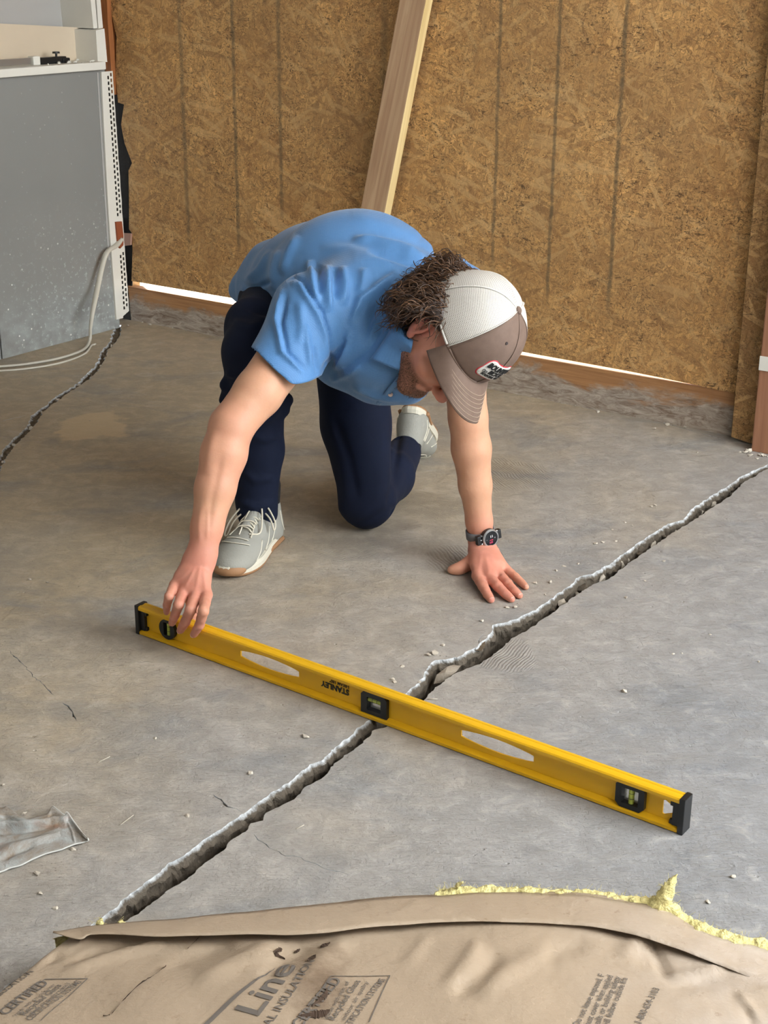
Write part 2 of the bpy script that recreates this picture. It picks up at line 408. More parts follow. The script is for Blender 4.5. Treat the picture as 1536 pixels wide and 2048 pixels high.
    hgt = t.math('ADD', hgt, t.math('ADD', t.math('MULTIPLY', st, 0.5), t.math('MULTIPLY', mid_, 0.35))); hgt = t.math('SUBTRACT', hgt, t.math('ADD', t.math('MULTIPLY', pits, 0.3), t.math('MULTIPLY', dsc, 0.12))); hgt = t.math('ADD', hgt, t.math('MULTIPLY', sr, 0.08))
    b = t.bump(hgt, 0.75, 0.008); b = t.bump(rip, 0.6, 0.004, b); c = t.mix(t.math('MULTIPLY', rip, 0.3, clamp=True), c, S(112, 100, 86))
    rg = t.math('ADD', 0.42, t.math('MULTIPLY', n2, 0.3))
    return t.out(c, rg, b, Specular__IOR__Level=0.45)
def mat_broken():
    t = NT('broken_concrete'); g = t.geo(); n = t.noise(g, 60, 6, 0.7); v = t.vor(g, 55)
    c = t.mix(n, S(146, 152, 155), S(228, 234, 238)); c = t.mix(t.ramp(v, [(0.15, 0.5), (0.35, 0)]), c, S(96, 90, 84))
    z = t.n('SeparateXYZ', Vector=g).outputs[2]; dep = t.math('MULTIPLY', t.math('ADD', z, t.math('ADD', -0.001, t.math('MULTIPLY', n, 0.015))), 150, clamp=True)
    c = t.mix(dep, t.mix(n, S(58, 52, 44), S(112, 102, 88)), c)                       # shade of the crack's depth painted on the lower break
    return t.out(c, 0.8, t.bump(t.math('ADD', n, v), 0.9, 0.006))
def mat_dirt():
    t = NT('crack_soil'); g = t.geo(); n = t.noise(g, 90, 6, 0.75)
    return t.out(t.mix(n, S(62, 52, 40), S(142, 124, 100)), 0.95, t.bump(n, 1.0, 0.01))
def mat_osb(tone=1.0):
    t = NT('oriented_strand_board'); o = t.coord(); sx = t.n('SeparateXYZ', Vector=o).outputs
    v = t.n('CombineXYZ', X=sx[0], Y=sx[2], Z=0.0).outputs[0]; wob = t.n('TexNoise', Vector=v, Scale=5.0, Detail=2.0).outputs[1]
    v = t.vm('ADD', v, t.vm('MULTIPLY', t.vm('SUBTRACT', wob, (0.5, 0.5, 0.5)), (0.03, 0.03, 0)))
    res = None; hres = None
    for i, (a, stx, sty, off) in enumerate(((0.05, 8, 36, 0), (1.25, 12, 52, 3.3), (2.2, 12, 50, 7.7), (-0.35, 9, 48, 11.1), (0.65, 15, 68, 17.7), (1.8, 18, 62, 31.3))):
        c = t.map(v, (1, 1, 1), (0, 0, a), (off, off * 0.7, 0)); vo = t.n('TexVoronoi', Vector=t.map(c, (stx, sty, 1)), Scale=1.0)
        rc = t.n('SeparateColor', Color=vo.outputs['Color']).outputs
        g = t.noise(t.vm('ADD', t.map(c, (stx * 1.2, sty * 11, 1)), vo.outputs['Color']), 1.0, 3, 0.65, 0.3)
        cc = t.ramp(g, [(0.3, S(112 * tone, 80 * tone, 42 * tone)), (0.48, S(174 * tone, 134 * tone, 80 * tone)), (0.7, S(222 * tone, 186 * tone, 126 * tone))])
        tint = t.ramp(rc[0], [(0, S(104, 74, 44)), (0.12, S(165, 130, 90)), (0.5, S(198, 168, 124)), (0.85, S(222, 196, 152)), (1, S(236, 214, 172))])
        cc = t.mix(0.62, cc, t.mix(1.0, cc, tint, 'MULTIPLY')); cc = t.mix(0.34, cc, t.mix(rc[1], S(120 * tone, 88 * tone, 48 * tone), S(208 * tone, 172 * tone, 112 * tone)))
        edge = t.ramp(t.n('TexVoronoi', _feature='DISTANCE_TO_EDGE', Vector=t.map(c, (stx, sty, 1)), Scale=1.0).outputs[0], [(0.0, 0.62), (0.07, 1)])
        cc = t.mix(1.0, cc, edge, 'MULTIPLY')
        if res is None: res, hres = cc, g
        else:
            m = t.ramp(t.noise(t.map(v, (1, 1.5, 1), (0, 0, a), (off * 3, 5, 0)), 17 + 3 * i, 3, 0.72, 0.9), [(0.51, 0), (0.54, 1)])
            res = t.mix(m, res, cc); hres = t.math('ADD', t.math('MULTIPLY', hres, t.math('SUBTRACT', 1.0, m)), t.math('MULTIPLY', g, m))
    for (a, sx_, sy_, off) in ((0.12, 6, 42, 31), (-0.5, 9, 58, 47), (1.0, 10, 60, 59), (0.4, 8, 52, 71)):          # sparse long pale and dark strands
        q = t.map(v, (1, 1, 1), (0, 0, a), (off, off, 0)); vo = t.n('TexVoronoi', Vector=t.map(q, (sx_, sy_, 1)), Scale=1.0); rc = t.n('SeparateColor', Color=vo.outputs['Color']).outputs
        g = t.noise(t.map(q, (sx_ * 1.5, sy_ * 9, 1)), 1.0, 2, 0.65, 0.4)
        m = t.math('MULTIPLY', t.ramp(rc[0], [(0.80, 0), (0.82, 1)]), t.ramp(t.math('ADD', vo.outputs['Distance'], t.math('MULTIPLY', g, 0.3)), [(0.58, 1), (0.66, 0)]))
        res = t.mix(t.math('MULTIPLY', m, 0.5), res, t.mix(t.ramp(rc[1], [(0.3, 0), (0.5, 1)]), t.mix(g, S(110, 76, 40), S(150, 110, 64)), t.mix(g, S(158, 118, 66), S(226, 190, 132))))
    res = t.mix(t.ramp(t.noise(v, 3.5, 5, 0.65), [(0.35, 0.3), (0.6, 0)]), res, S(120, 84, 46))
    c = res
    sp = t.ramp(t.noise(t.map(v, (34, 90, 1), (0, 0, 0.6)), 1.0, 3, 0.75, 2.0), [(0.58, 0), (0.63, 1)])
    sp2 = t.ramp(t.noise(t.map(v, (90, 44, 1), (0, 0, 0.2)), 1.0, 3, 0.75, 2.5), [(0.58, 0), (0.63, 1)])
    sps = t.math('MULTIPLY', t.math('MAXIMUM', sp, sp2), t.ramp(t.noise(v, 7, 4, 0.6), [(0.38, 0.15), (0.58, 1)]))
    c = t.mix(t.math('MULTIPLY', sps, 0.85), c, S(56, 38, 22))
    c = t.mix(t.math('MULTIPLY', t.ramp(t.noise(v, 2.0, 4, 0.6), [(0.4, 0), (0.7, 1)]), 0.3), c, S(120, 96, 64))
    # weathered vertical stains over the studs
    st = None
    for (s0, zb, w, k) in STRIPES:
        xx = t.math('ADD', sx[0], t.math('MULTIPLY', t.math('SUBTRACT', t.noise(v, 9, 3), 0.5), 0.012))
        d = t.math('DIVIDE', t.math('SUBTRACT', xx, s0), w); e = t.math('SUBTRACT', 1.0, t.math('MULTIPLY', d, d), clamp=True)
        e = t.math('MULTIPLY', e, t.math('MULTIPLY', t.math('SUBTRACT', sx[2], zb), 12, clamp=True)); e = t.math('MULTIPLY', e, k)
        st = e if st is None else t.math('ADD', st, e)
    st = t.math('MULTIPLY', st, t.ramp(t.noise(v, 30, 4, 0.7), [(0.3, 0.3), (0.55, 1)]), clamp=True)
    c = t.mix(t.math('MULTIPLY', st, 0.7), c, S(78, 70, 52)); c = t.n('HueSaturation', Saturation=0.97, Value=1.46, Color=c).outputs[0]
    return t.out(c, 0.72, t.bump(t.math('SUBTRACT', hres, t.math('MULTIPLY', sps, 1.2)), 0.5, 0.004))
def mat_wood(name, base, light, axis='Z', knots=True, sc_=1.0, splash=False, rough=0.65):
    t = NT(name); o = t.coord(); sm = {'Z': (38, 38, 1.6), 'X': (1.6, 38, 38)}[axis]
    g = t.noise(t.map(o, tuple(q * sc_ for q in sm)), 1.0, 5, 0.6, 1.4); g2 = t.noise(t.map(o, tuple(q * 4 * sc_ for q in sm)), 1.0, 3, 0.6)
    c = t.ramp(t.math('ADD', t.math('MULTIPLY', g, 0.75), t.math('MULTIPLY', g2, 0.25)), [(0.35, base), (0.6, light)])
    if knots:
        v = t.vor(t.map(o, (9, 9, 3.2)), 1.0); c = t.mix(t.ramp(v, [(0.06, 0.85), (0.16, 0)]), c, tuple(x * 0.25 for x in base))
    rg = rough
    if splash:
        z = t.n('SeparateXYZ', Vector=o).outputs[2]; n = t.noise(t.map(o, (5, 5, 12)), 1.0, 6, 0.65, 0.5)
        m = t.ramp(t.math('SUBTRACT', t.math('ADD', n, 0.35), t.math('MULTIPLY', z, 4.2)), [(0.44, 0), (0.58, 1)])
        n3 = t.noise(t.map(o, (14, 14, 50)), 1.0, 6, 0.75, 1.4)
        n3 = t.ramp(n3, [(0.35, 0), (0.66, 1)])
        c = t.mix(t.math('MULTIPLY', m, 0.9), c, t.mix(n3, S(112, 98, 86), S(196, 188, 176)))
        g = t.math('ADD', g, t.math('MULTIPLY', n3, 0.5))
    return t.out(c, rg, t.bump(g, 0.35, 0.003))
def mat_greywall():
    t = NT('grey_wall_panel'); o = t.coord(); s_ = t.n('SeparateXYZ', Vector=o).outputs
    c = t.mix(t.noise(o, 3, 4), S(126, 127, 125), S(140, 141, 138))
    sp = t.math('MULTIPLY', t.ramp(t.vor(o, 42), [(0.10, 1), (0.16, 0)]), t.ramp(t.noise(o, 7, 3, 0.6), [(0.47, 0), (0.57, 1)]))
    low = t.math('MULTIPLY', t.math('SUBTRACT', 0.52, s_[2]), 2.4, clamp=True)
    sp2 = t.math('MULTIPLY', t.ramp(t.noise(t.map(o, (1, 1, 1)), 55, 5, 0.75), [(0.56, 0), (0.62, 1)]), low)
    sp2 = t.math('MULTIPLY', sp2, t.math('MULTIPLY', t.math('SUBTRACT', 0.65, s_[0]), 2.5, clamp=True))
    c = t.mix(t.math('MULTIPLY', sp2, 0.65), c, S(198, 206, 206))
    hz = t.math('MULTIPLY', t.math('MULTIPLY', t.math('SUBTRACT', 0.22, s_[2]), 5.5, clamp=True), t.ramp(t.noise(o, 14, 5, 0.6), [(0.35, 0), (0.65, 1)]))
    c = t.mix(t.math('MULTIPLY', hz, 0.6), c, S(176, 184, 182))
    c = t.mix(t.math('MULTIPLY', sp, t.math('ADD', 0.15, low, clamp=True)), c, S(226, 226, 220))
    return t.out(c, 0.42, t.bump(t.math('ADD', sp, sp2), 0.25, 0.002), Specular__IOR__Level=0.5)

M = {}
M['broken'] = mat_broken(); M['soil'] = mat_dirt(); M['concrete'] = mat_concrete()
M['white'] = simple('white_plaster', S(222, 220, 210), 0.6, 40, 0.25, 0.003, 0.06)
M['beige'] = simple('beige_plaster', S(206, 190, 166), 0.7, 20, 0.2, 0.003, 0.06)
M['pale_grey'] = simple('light_block_grey', S(170, 168, 164), 0.7, 0, var=0.04)
M['greywall'] = mat_greywall()
M['felt'] = simple('black_building_felt', S(40, 38, 36), 0.85, 30, 0.6, 0.01, 0.3)
M['orange_wood'] = mat_wood('orange_stud_wood', S(140, 82, 40), S(172, 108, 58), knots=False)
M['brown_paint'] = mat_wood('brown_painted_wood', S(140, 96, 70), S(162, 116, 88), knots=False, rough=0.5)
M['sill_wood'] = mat_wood('treated_sill_wood', S(146, 102, 64), S(182, 136, 90), 'X', False, splash=True)
M['lumber'] = mat_wood('new_lumber', S(176, 140, 108), S(204, 172, 136), 'Z', True)
M['lit_wood'] = mat_wood('lit_side_lumber', S(204, 176, 118), S(232, 208, 152), 'Z', True)  # paler copy of the lumber for the brace's lit side
M['black'] = simple('black_plastic', S(22, 24, 26), 0.35)
M['steel'] = simple('bright_steel', S(190, 192, 194), 0.3, Metallic=0.9)
M['outside'] = simple('pale_outdoor_ground', S(225, 222, 215), 0.9)
M['ceiling'] = simple('ceiling_boards', S(176, 168, 156), 0.9)
M['crumb'] = simple('concrete_crumb', S(190, 182, 168), 0.9, 60, 0.6, 0.003, 0.2)
M['cable'] = simple('white_cable_sheath', S(200, 196, 182), 0.45, 12, 0.1, 0.002, 0.08)

# ------------------------------------------------------------------ floor slab with its cracks
rnd = random.Random(5)
def densify(poly, step, jit, seed):
    r = random.Random(seed); out = []
    for i in range(len(poly) - 1):
        a = Vector(poly[i]); b = Vector(poly[i + 1]); n = max(1, int((b - a).length / step)); nn = Vector((-(b - a).y, (b - a).x)).normalized()
        for k in range(n):
            p = a.lerp(b, k / n); s = noise.noise(Vector((p.x * 45, p.y * 45, seed))) * 0.7 + noise.noise(Vector((p.x * 140, p.y * 140, seed))) * 0.5
            out.append(p + nn * s * jit)
    out.append(Vector(poly[-1])); return out
G2 = lambda L: [Zp(x, y).xy for x, y in L]
FAR = [(-190, 2150), (-60, 2022), (60, 1940), (180, 1850), (232, 1814), (261, 1788), (305, 1755), (341, 1727), (374, 1707), (406, 1681), (426, 1669), (446, 1654), (475, 1634), (495, 1622), (523, 1600), (551, 1580), (576, 1566), (600, 1545), (620, 1529), (644, 1521), (664, 1501), (693, 1477), (717, 1457), (737, 1440), (775, 1412), (810, 1387), (844, 1358), (856, 1333), (871, 1321), (920, 1313), (952, 1294), (984, 1264), (986, 1250), (1026, 1240), (1070, 1220), (1105, 1195), (1144, 1168), (1159, 1153), (1188, 1146), (1223, 1126), (1272, 1089), (1302, 1070), (1336, 1048), (1366, 1040), (1385, 1018), (1420, 993), (1454, 974), (1484, 952), (1536, 929), (1640, 880), (1720, 850)]
NEAR = [(-150, 2180), (-10, 2040), (120, 1945), (215, 1872), (249, 1846), (289, 1818), (333, 1784), (378, 1755), (410, 1727), (446, 1699), (463, 1681), (491, 1663), (503, 1648), (523, 1640), (539, 1622), (588, 1598), (616, 1572), (648, 1554), (664, 1535), (689, 1511), (725, 1489), (745, 1463), (769, 1455), (810, 1428), (849, 1400), (871, 1375), (905, 1350), (928, 1340), (962, 1326), (992, 1306), (1026, 1276), (1056, 1259), (1100, 1230), (1144, 1195), (1188, 1168), (1218, 1158), (1262, 1124), (1292, 1102), (1336, 1072), (1375, 1048), (1420, 1018), (1459, 993), (1489, 964), (1536, 937), (1640, 887), (1722, 852)]
LF = [(236, 650), (227, 660), (219, 684), (202, 703), (197, 719), (189, 733), (164, 757), (145, 774), (126, 785), (107, 796), (90, 812), (63, 831), (52, 856), (27, 878), (8, 897), (0, 913), (-40, 950), (-80, 990)]
LN = [(243, 650), (242, 659), (241, 670), (230, 686), (216, 700), (208, 722), (197, 741), (178, 758), (161, 770), (137, 785), (115, 801), (101, 810), (85, 826), (74, 845), (55, 867), (38, 883), (16, 908), (5, 930), (0, 943), (-35, 968), (-78, 994)]
cracks = []
def crack(fp, np_, prof, jit, seed, nprof=None):
    cracks.append((densify(G2(fp), 0.006, jit, seed), densify(G2(np_), 0.006, jit, seed + 9), prof, nprof or [(0.0, -0.004), (-0.006, -0.03), (-0.004, prof[-1][1])]))
crack(FAR, NEAR, [(0.002, -0.003), (0.005, -0.008), (0.0065, -0.015), (0.005, -0.03), (0.003, -0.05), (0.004, -0.075), (0.006, -0.10)], 0.006, 3)
crack(LF, LN, [(0.002, -0.002), (0.004, -0.005), (0.005, -0.0085)], 0.008, 21, [(-0.002, -0.003), (-0.004, -0.0085)])
def hair(line, w, seed):
    r = random.Random(seed); P = densify(G2(line), 0.008, 0.006, seed); ln = len(P); a = []; b = []
    for i, p in enumerate(P):
        q = P[min(i + 1, ln - 1)] - P[max(i - 1, 0)]; nn = Vector((-q.y, q.x)).normalized() * w * (0.25 + abs(noise.noise(Vector((i * 0.35, seed, 0)))) * 2.2) * min(1, 0.15 + min(i, ln - 1 - i) * 0.3)
        a.append(p + nn); b.append(p - nn)
    cracks.append((a, b, [(0.0003, -0.004)], [(-0.0003, -0.004)]))
hair([(426, 1588), (440, 1600), (456, 1613), (472, 1618), (484, 1625)], 0.0022, 31)
hair([(506, 1668), (530, 1690), (548, 1700), (572, 1712), (600, 1716), (650, 1738), (700, 1750)], 0.0010, 32)
hair([(18, 1300), (50, 1335), (82, 1366), (110, 1392)], 0.0012, 33)
hair([(128, 1405), (142, 1420), (152, 1440)], 0.0030, 34)
hair([(952, 1298), (958, 1280), (972, 1262)], 0.0009, 35)
hair([(1030, 786), (1150, 812), (1300, 838), (1450, 880)], 0.0012, 36)
hair([(0, 843), (20, 838), (55, 830)], 0.0018, 37)
outer = [(-7, -4), (7, -4), (7, 3.2), (4.2, 3.2)]
LWo = Zp(240, 655); LWo.z = 0
wl0 = Zp(262, 640); wr0 = Zp(1465, 872); wd = (wr0 - wl0).normalized(); wn_ = Vector((wd.y, -wd.x, 0)); wn_ = wn_ if wn_.y < 0 else -wn_
outer = [(-7, -4), (7, -4), (7, 0.2), tuple((wl0 + wd * 8.5 - wn_ * 0.1).xy), tuple((wl0 - wd * 3 - wn_ * 0.1).xy), (-7, 6)]
outer = [(-7, -4), (8, -4)] + [tuple((wl0 + wd * 8.0 - wn_ * 0.12).xy), tuple((wl0 - wd * 5 - wn_ * 0.12).xy)]
holes = [[tuple(p) for p in a] + [tuple(p) for p in b[::-1]] for a, b, _, _ in cracks]
gridp = [(x * 0.25 + rnd.uniform(-.05, .05), y * 0.25 + rnd.uniform(-.05, .05)) for x in range(-20, 20) for y in range(-10, 24)]
gridp = [p for p in gridp if inpoly(*p, outer)]
V2, F2 = tri2d(outer, holes, gridp)
floor = mobj('floor', [(x, y, 0) for x, y in V2], F2, M['concrete']); struct(floor, 'worn grey concrete slab split by a long open crack', 'floor')
floor.data.polygons.foreach_set('use_smooth', [False] * len(floor.data.polygons))
bmf = bmesh.new(); bmf.from_mesh(floor.data); bmesh.ops.recalc_face_normals(bmf, faces=bmf.faces)
if sum(f.normal.z for f in bmf.faces) < 0: bmesh.ops.reverse_faces(bmf, faces=bmf.faces)
bmf.to_mesh(floor.data); bmf.free()
for ci, (A, B, prof, nprof) in enumerate(cracks):
    mm = Multi(); floorz = prof[-1][1]
    for side, (P, pr) in enumerate(((A, prof), (B, [(-a, z) for a, z in nprof]))):
        n = len(P); O = (B if side == 0 else A); V = []; rows = [(0, 0)] + list(pr); big = ci < 2
        for i, p in enumerate(P):
            tq = P[min(i + 1, n - 1)] - P[max(i - 1, 0)]; nn = Vector((-tq.y, tq.x)).normalized(); o = O[int(i / max(1, n - 1) * (len(O) - 1))]
            if (o - p).dot(nn) < 0: nn = -nn
            wid = (o - p).length
            for j, (a, z) in enumerate(rows):
                a_ = (a if side == 0 else -abs(a) if a < 0 else a); lim = wid * 0.75
                a_ = max(-0.02, min(a_, lim)); jz = 0
                if j and big:
                    a_ += noise.noise(Vector((p.x * 70, p.y * 70, j * 1.7 + ci))) * 0.0035 * (1 if j < 3 else 1.8); jz = noise.noise(Vector((p.x * 110, p.y * 110, j * 2.7))) * 0.002
                V.append((p.x + nn.x * a_, p.y + nn.y * a_, z + jz))
        m = len(rows); Fc = [(i * m + j, (i + 1) * m + j, (i + 1) * m + j + 1, i * m + j + 1) for i in range(n - 1) for j in range(m - 1)]
        mm.add(V, Fc)
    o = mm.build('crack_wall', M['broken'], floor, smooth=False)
    # crack bed of loose soil
    n = min(len(A), len(B)); V = []; K = 6
    for i in range(n):
        a = A[int(i / (n - 1) * (len(A) - 1))]; b = B[int(i / (n - 1) * (len(B) - 1))]; e = (b - a)
        a = a - e.normalized() * 0.004 if e.length else a; b = b + e.normalized() * 0.012 if e.length else b
        for k in range(K + 1):
            p = a.lerp(b, k / K); amp = 0.008 if ci == 0 else 0.006 if ci == 1 else 0.0
            V.append((p.x, p.y, floorz * (0.82 if ci == 0 else 0.8) + noise.noise(Vector((p.x * 90, p.y * 90, 3))) * amp))
    mobj('crack_bed', V, [(i * (K + 1) + k, (i + 1) * (K + 1) + k, (i + 1) * (K + 1) + k + 1, i * (K + 1) + k + 1) for i in range(n - 1) for k in range(K)], M['soil'], floor)

# broken concrete lumps lying in the crack
def stone(name, loc, s, flat, seed, mat, rot=None, n=12):
    r = random.Random(seed); o = bobj(name, hull_stone(r, s, flat, n), mat); o.location = loc
    o.rotation_euler = rot or (r.uniform(-.3, .3), r.uniform(-.3, .3), r.uniform(0, 6.28)); return o
A0, B0 = cracks[0][0], cracks[0][1]
big = bobj('concrete_chunk', hull_stone(random.Random(11), 0.034, 0.5, 26), simple('grey_rubble', S(142, 132, 118), .9, 60, .8, .004, .2))
big.scale = (1.05, 0.5, 0.9); pb = Zp(889, 1357, -0.02); big.location = (pb.x + .004, pb.y + .002, -0.022); big.rotation_euler = (0.15, -0.1, 0.72)
tag(big, 'largest pale concrete chunk wedged in the crack behind the yellow level', 'stone')
k = 0
for (px, py, s) in [(1000, 1283, .011), (985, 1296, .009), (1015, 1270, .008), (1040, 1257, .010), (1062, 1245, .008), (1080, 1236, .010), (1105, 1220, .009), (1125, 1207, .012), (1150, 1188, .010), (1165, 1176, .015), (1185, 1160, .014), (1200, 1155, .017), (1222, 1144, .014), (1240, 1130, .013), (1257, 1116, .014), (1272, 1106, .016), (1290, 1092, .012), (1305, 1083, .014), (1325, 1073, .015), (1345, 1060, .013), (1362, 1050, .012), (1385, 1035, .013), (1402, 1020, .012), (1425, 1006, .014), (1440, 999, .010), (1460, 984, .010), (1480, 965, .009), (1500, 953, .008), (958, 1312, .009), (940, 1325, .008), (925, 1332, .007), (868, 1372, .008), (700, 1490, .007), (560, 1595, .008), (430, 1690, .007), (300, 1790, .008)]:
    zz = -0.020 if px > 1100 else -0.05
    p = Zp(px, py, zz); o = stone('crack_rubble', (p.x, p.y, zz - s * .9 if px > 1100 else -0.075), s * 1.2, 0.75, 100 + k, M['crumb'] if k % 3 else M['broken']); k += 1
    tag(o, 'small broken concrete lump lying down inside the long floor crack', 'stone', 'rubble inside the long crack')
k = 0
for (px, py) in [(232, 668), (222, 690), (210, 712), (200, 730), (182, 750), (160, 768), (140, 782), (114, 797), (100, 808), (84, 822), (70, 842), (62, 855), (40, 878), (28, 888), (14, 905), (6, 922)]:
    p = Zp(px, py); o = stone('crack_pebble', (p.x, p.y, -0.0085), 0.007 + (k % 3) * 0.002, 0.7, 300 + k, M['crumb'] if k % 2 else M['soil']); k += 1
    tag(o, 'tiny pebble in the soil-filled crack by the grey wall', 'stone', 'pebbles in the left crack')
crumbs = [(1072, 1167, .010), (1101, 1166, .010), (1014, 1216, .008), (1030, 1216, .009), (870, 1308, .014), (857, 1312, .010), (886, 1291, .008), (784, 1360, .010), (805, 1333, .009), (790, 1365, .008), (965, 1243, .009), (1112, 1142, .008), (1128, 1133, .008), (1157, 1128, .007), (1090, 1190, .006), (1190, 1088, .010), (1205, 1085, .008), (1232, 1083, .007), (1225, 1060, .006), (1250, 1045, .006), (1265, 1052, .006), (1310, 1012, .009), (1302, 1014, .008), (1252, 1196, .008), (1328, 1123, .007), (1290, 1162, .006), (1249, 1384, .011), (1346, 1308, .006), (1365, 1307, .006), (1420, 1270, .005), (1517, 1324, .006), (147, 1700, .008), (49, 1628, .008), (75, 1749, .010), (111, 1817, .009), (6, 1571, .007), (1465, 1755, .008), (1415, 1806, .008), (612, 1474, .012), (500, 1548, .010), (375, 1632, .008), (80, 1788, .008), (840, 1365, .006), (310, 1477, .006), (1440, 800, .006), (60, 1160, .008), (95, 1166, .007), (920, 930, .004), (180, 842, .005), (1195, 825, .012), (1150, 812, .008), (1100, 800, .008), (1055, 788, .006), (1310, 858, .012), (1335, 850, .014), (1370, 855, .010), (1500, 912, .014), (1515, 918, .010), (1480, 905, .008), (1395, 905, .006), (300, 650, .012), (330, 652, .008), (345, 656, .010), (370, 655, .009), (400, 662, .007), (266, 640, .010), (285, 645, .008), (255, 652, .010)]
for k, (px, py, s) in enumerate(crumbs):
    p = Zp(px, py); o = stone('concrete_crumb', (p.x, p.y, -0.0006), s * 0.72, 0.45, 500 + k, M['crumb'])
    o.rotation_euler = (0, 0, k * 1.3)
    reg = ('near the splayed left hand' if 940 < px < 1160 and 1080 < py < 1260 else 'behind the level by the crack bend' if 770 < px < 900 and 1280 < py < 1370 else 'beside the far end of the crack' if px > 1150 and 1000 < py < 1100 else
           'along the foot of the timber sill' if py < 930 and px > 1000 else 'in the corner under the corner bead' if py < 670 else 'around the grey rag' if px < 160 and py > 1500 else 'in front of the yellow level' if py > 1440 else 'on the slab right of the crack' if px > 1180 else 'on the slab around the man')
    tag(o, 'small pale concrete crumb lying ' + reg, 'stone', 'crumbs ' + reg)

# ------------------------------------------------------------------ back wall (local frame: x along, y into wall, z up)
def frame(o, x, yin):
    x = Vector(x).normalized(); y = Vector(yin).normalized(); return Matrix(((x.x, y.x, 0, o.x), (x.y, y.y, 0, o.y), (0, 0, 1, 0), (0, 0, 0, 1)))
MW = frame(wl0, wd, -wn_); MWi = MW.inverted()
def wloc(px, py, off=0.0):
    p = MWi @ onplane(px, py, wl0 - wn_ * off, wn_); return p
STRIPES = []
for (x, y, yb, w, k) in ((360, 60, 505, 0.012, 0.8), (465, 60, 520, 0.010, 1.0), (557, 60, 455, 0.010, 0.85), (1001, 40, 560, 0.0075, 0.95), (1120, 40, 625, 0.0075, 1.1), (1252, 40, 645, 0.0085, 1.1), (768, 60, 330, 0.016, 0.6), (1526, 300, 700, 0.02, 0.5)):
    STRIPES.append((wloc(x, y).x, wloc(x - 0.04 * 0, yb).z, w, k))
M['osb'] = mat_osb(1.1); STR_KEEP = STRIPES; STRIPES = [(99, 0, 0.01, 0)]; M['osb2'] = mat_osb(0.92)
back = empty('wall_back'); back.matrix_world = MW; struct(back, 'boarded back wall of strand board over a timber sill', 'wall')
edge = [(214, -10), (233, 73), (231, 147), (236, 205), (248, 209), (242, 249), (249, 286), (256, 305), (264, 326), (257, 341), (258, 400), (258, 458), (264, 467), (265, 500), (263, 571)]
ep = [(wloc(x, y).x, wloc(x, y).z) for x, y in edge]
top0 = (ep[0][0], 2.62)
bl = [wloc(x, y) for x, y in ((263, 562), (480, 599), (700, 640), (1040, 703), (1250, 741), (1330, 757), (1400, 772), (1469, 788))]
osb_o = [top0] + ep[:-1] + [(p.x, p.z) for p in bl] + [(bl[-1].x + 0.0, 2.62)]
plate('strand_board_sheet', osb_o, [], 0.0, 0.012, M['osb'], back)['label'] = 'wide strand board sheet with dark vertical stains'
sx1 = wloc(1463, 868, -0.045)
plate('strand_board_strip', [(sx1.x, 0.012), (sx1.x + 0.055, 0.004), (sx1.x + 0.075, 0.004), (sx1.x + 0.075, 2.6), (sx1.x, 2.6)], [], -0.045, -0.032, M['osb2'], back)['label'] = 'narrow darker strand board strip'
bm = bmesh.new(); zt = wloc(263, 574).z; zr = wloc(1465, 785).z
x0s, x1s = -0.03, bl[-1].x + 0.10
sillz = lambda x: zt + (zr - zt) * (x - 0) / bl[-1].x
V = [(x, y, z) for x in (x0s, x1s) for y in (0.0, 0.038) for z in (-0.0, sillz(x))]
mobj('timber_sill_board', V, [(0, 1, 5, 4), (2, 6, 7, 3), (1, 3, 7, 5), (0, 4, 6, 2), (0, 2, 3, 1), (4, 5, 7, 6)], M['sill_wood'], back)['label'] = 'orange timber sill board smeared with dried concrete'
bm = bmesh.new(); box(bm, x1s - 0.1, 6.5, 0.0, 0.05, 0, 2.62); box(bm, -4, -0.002, 0.02, 0.06, -0.01, 2.62); bobj('sheathing_and_sun_block', bm, M['osb2'], back)  # left box is unseen, added to stop sun leaking in at the corner
# torn building felt and the stud in the corner
fo = [(wloc(x, y, 0.014).x, wloc(x, y, 0.014).z) for x, y in ((205, -20), (212, 100), (222, 160), (232, 300), (240, 430), (243, 560), (252, 632), (262, 610), (264, 560), (270, 480), (272, 330), (262, 300), (262, 200), (240, 60), (236, -20))]
plate('torn_felt', fo, [], 0.014, 0.018, M['felt'], back)['label'] = 'torn black building felt at the left edge'
fo = [(wloc(x, y, -0.004).x, wloc(x, y, -0.004).z) for x, y in ((214, -10), (222, 60), (228, 150), (231, 147), (233, 73), (222, 0))]
so_ = [(wloc(x, y, -0.02).x, wloc(x, y, -0.02).z) for x, y in ((199, -10), (203, 50), (209, 100), (213, 150), (216, 190), (224, 190), (223, 146), (219, 90), (215, 40), (213, -10))]
plate('corner_stud', so_, [], -0.02, 0.012, M['orange_wood'], back)['label'] = 'orange bare wood stud in the corner'
fo = [(wloc(x, y, -0.001).x, wloc(x, y, -0.001).z) for x, y in ((236, 436), (246, 438), (248, 500), (254, 560), (262, 640), (246, 640), (240, 560))]
plate('felt_flap', fo, [], -0.003, 0.001, M['felt'], back)
fo = [(wloc(x, y, -0.004).x, wloc(x, y, -0.004).z) for x, y in ((246, 466), (263, 467), (262, 490), (248, 492))]
plate('pink_wood_block', fo, [], -0.008, 0.0, simple('pink_wood', S(176, 138, 120), 0.8, 30, 0.3), back)
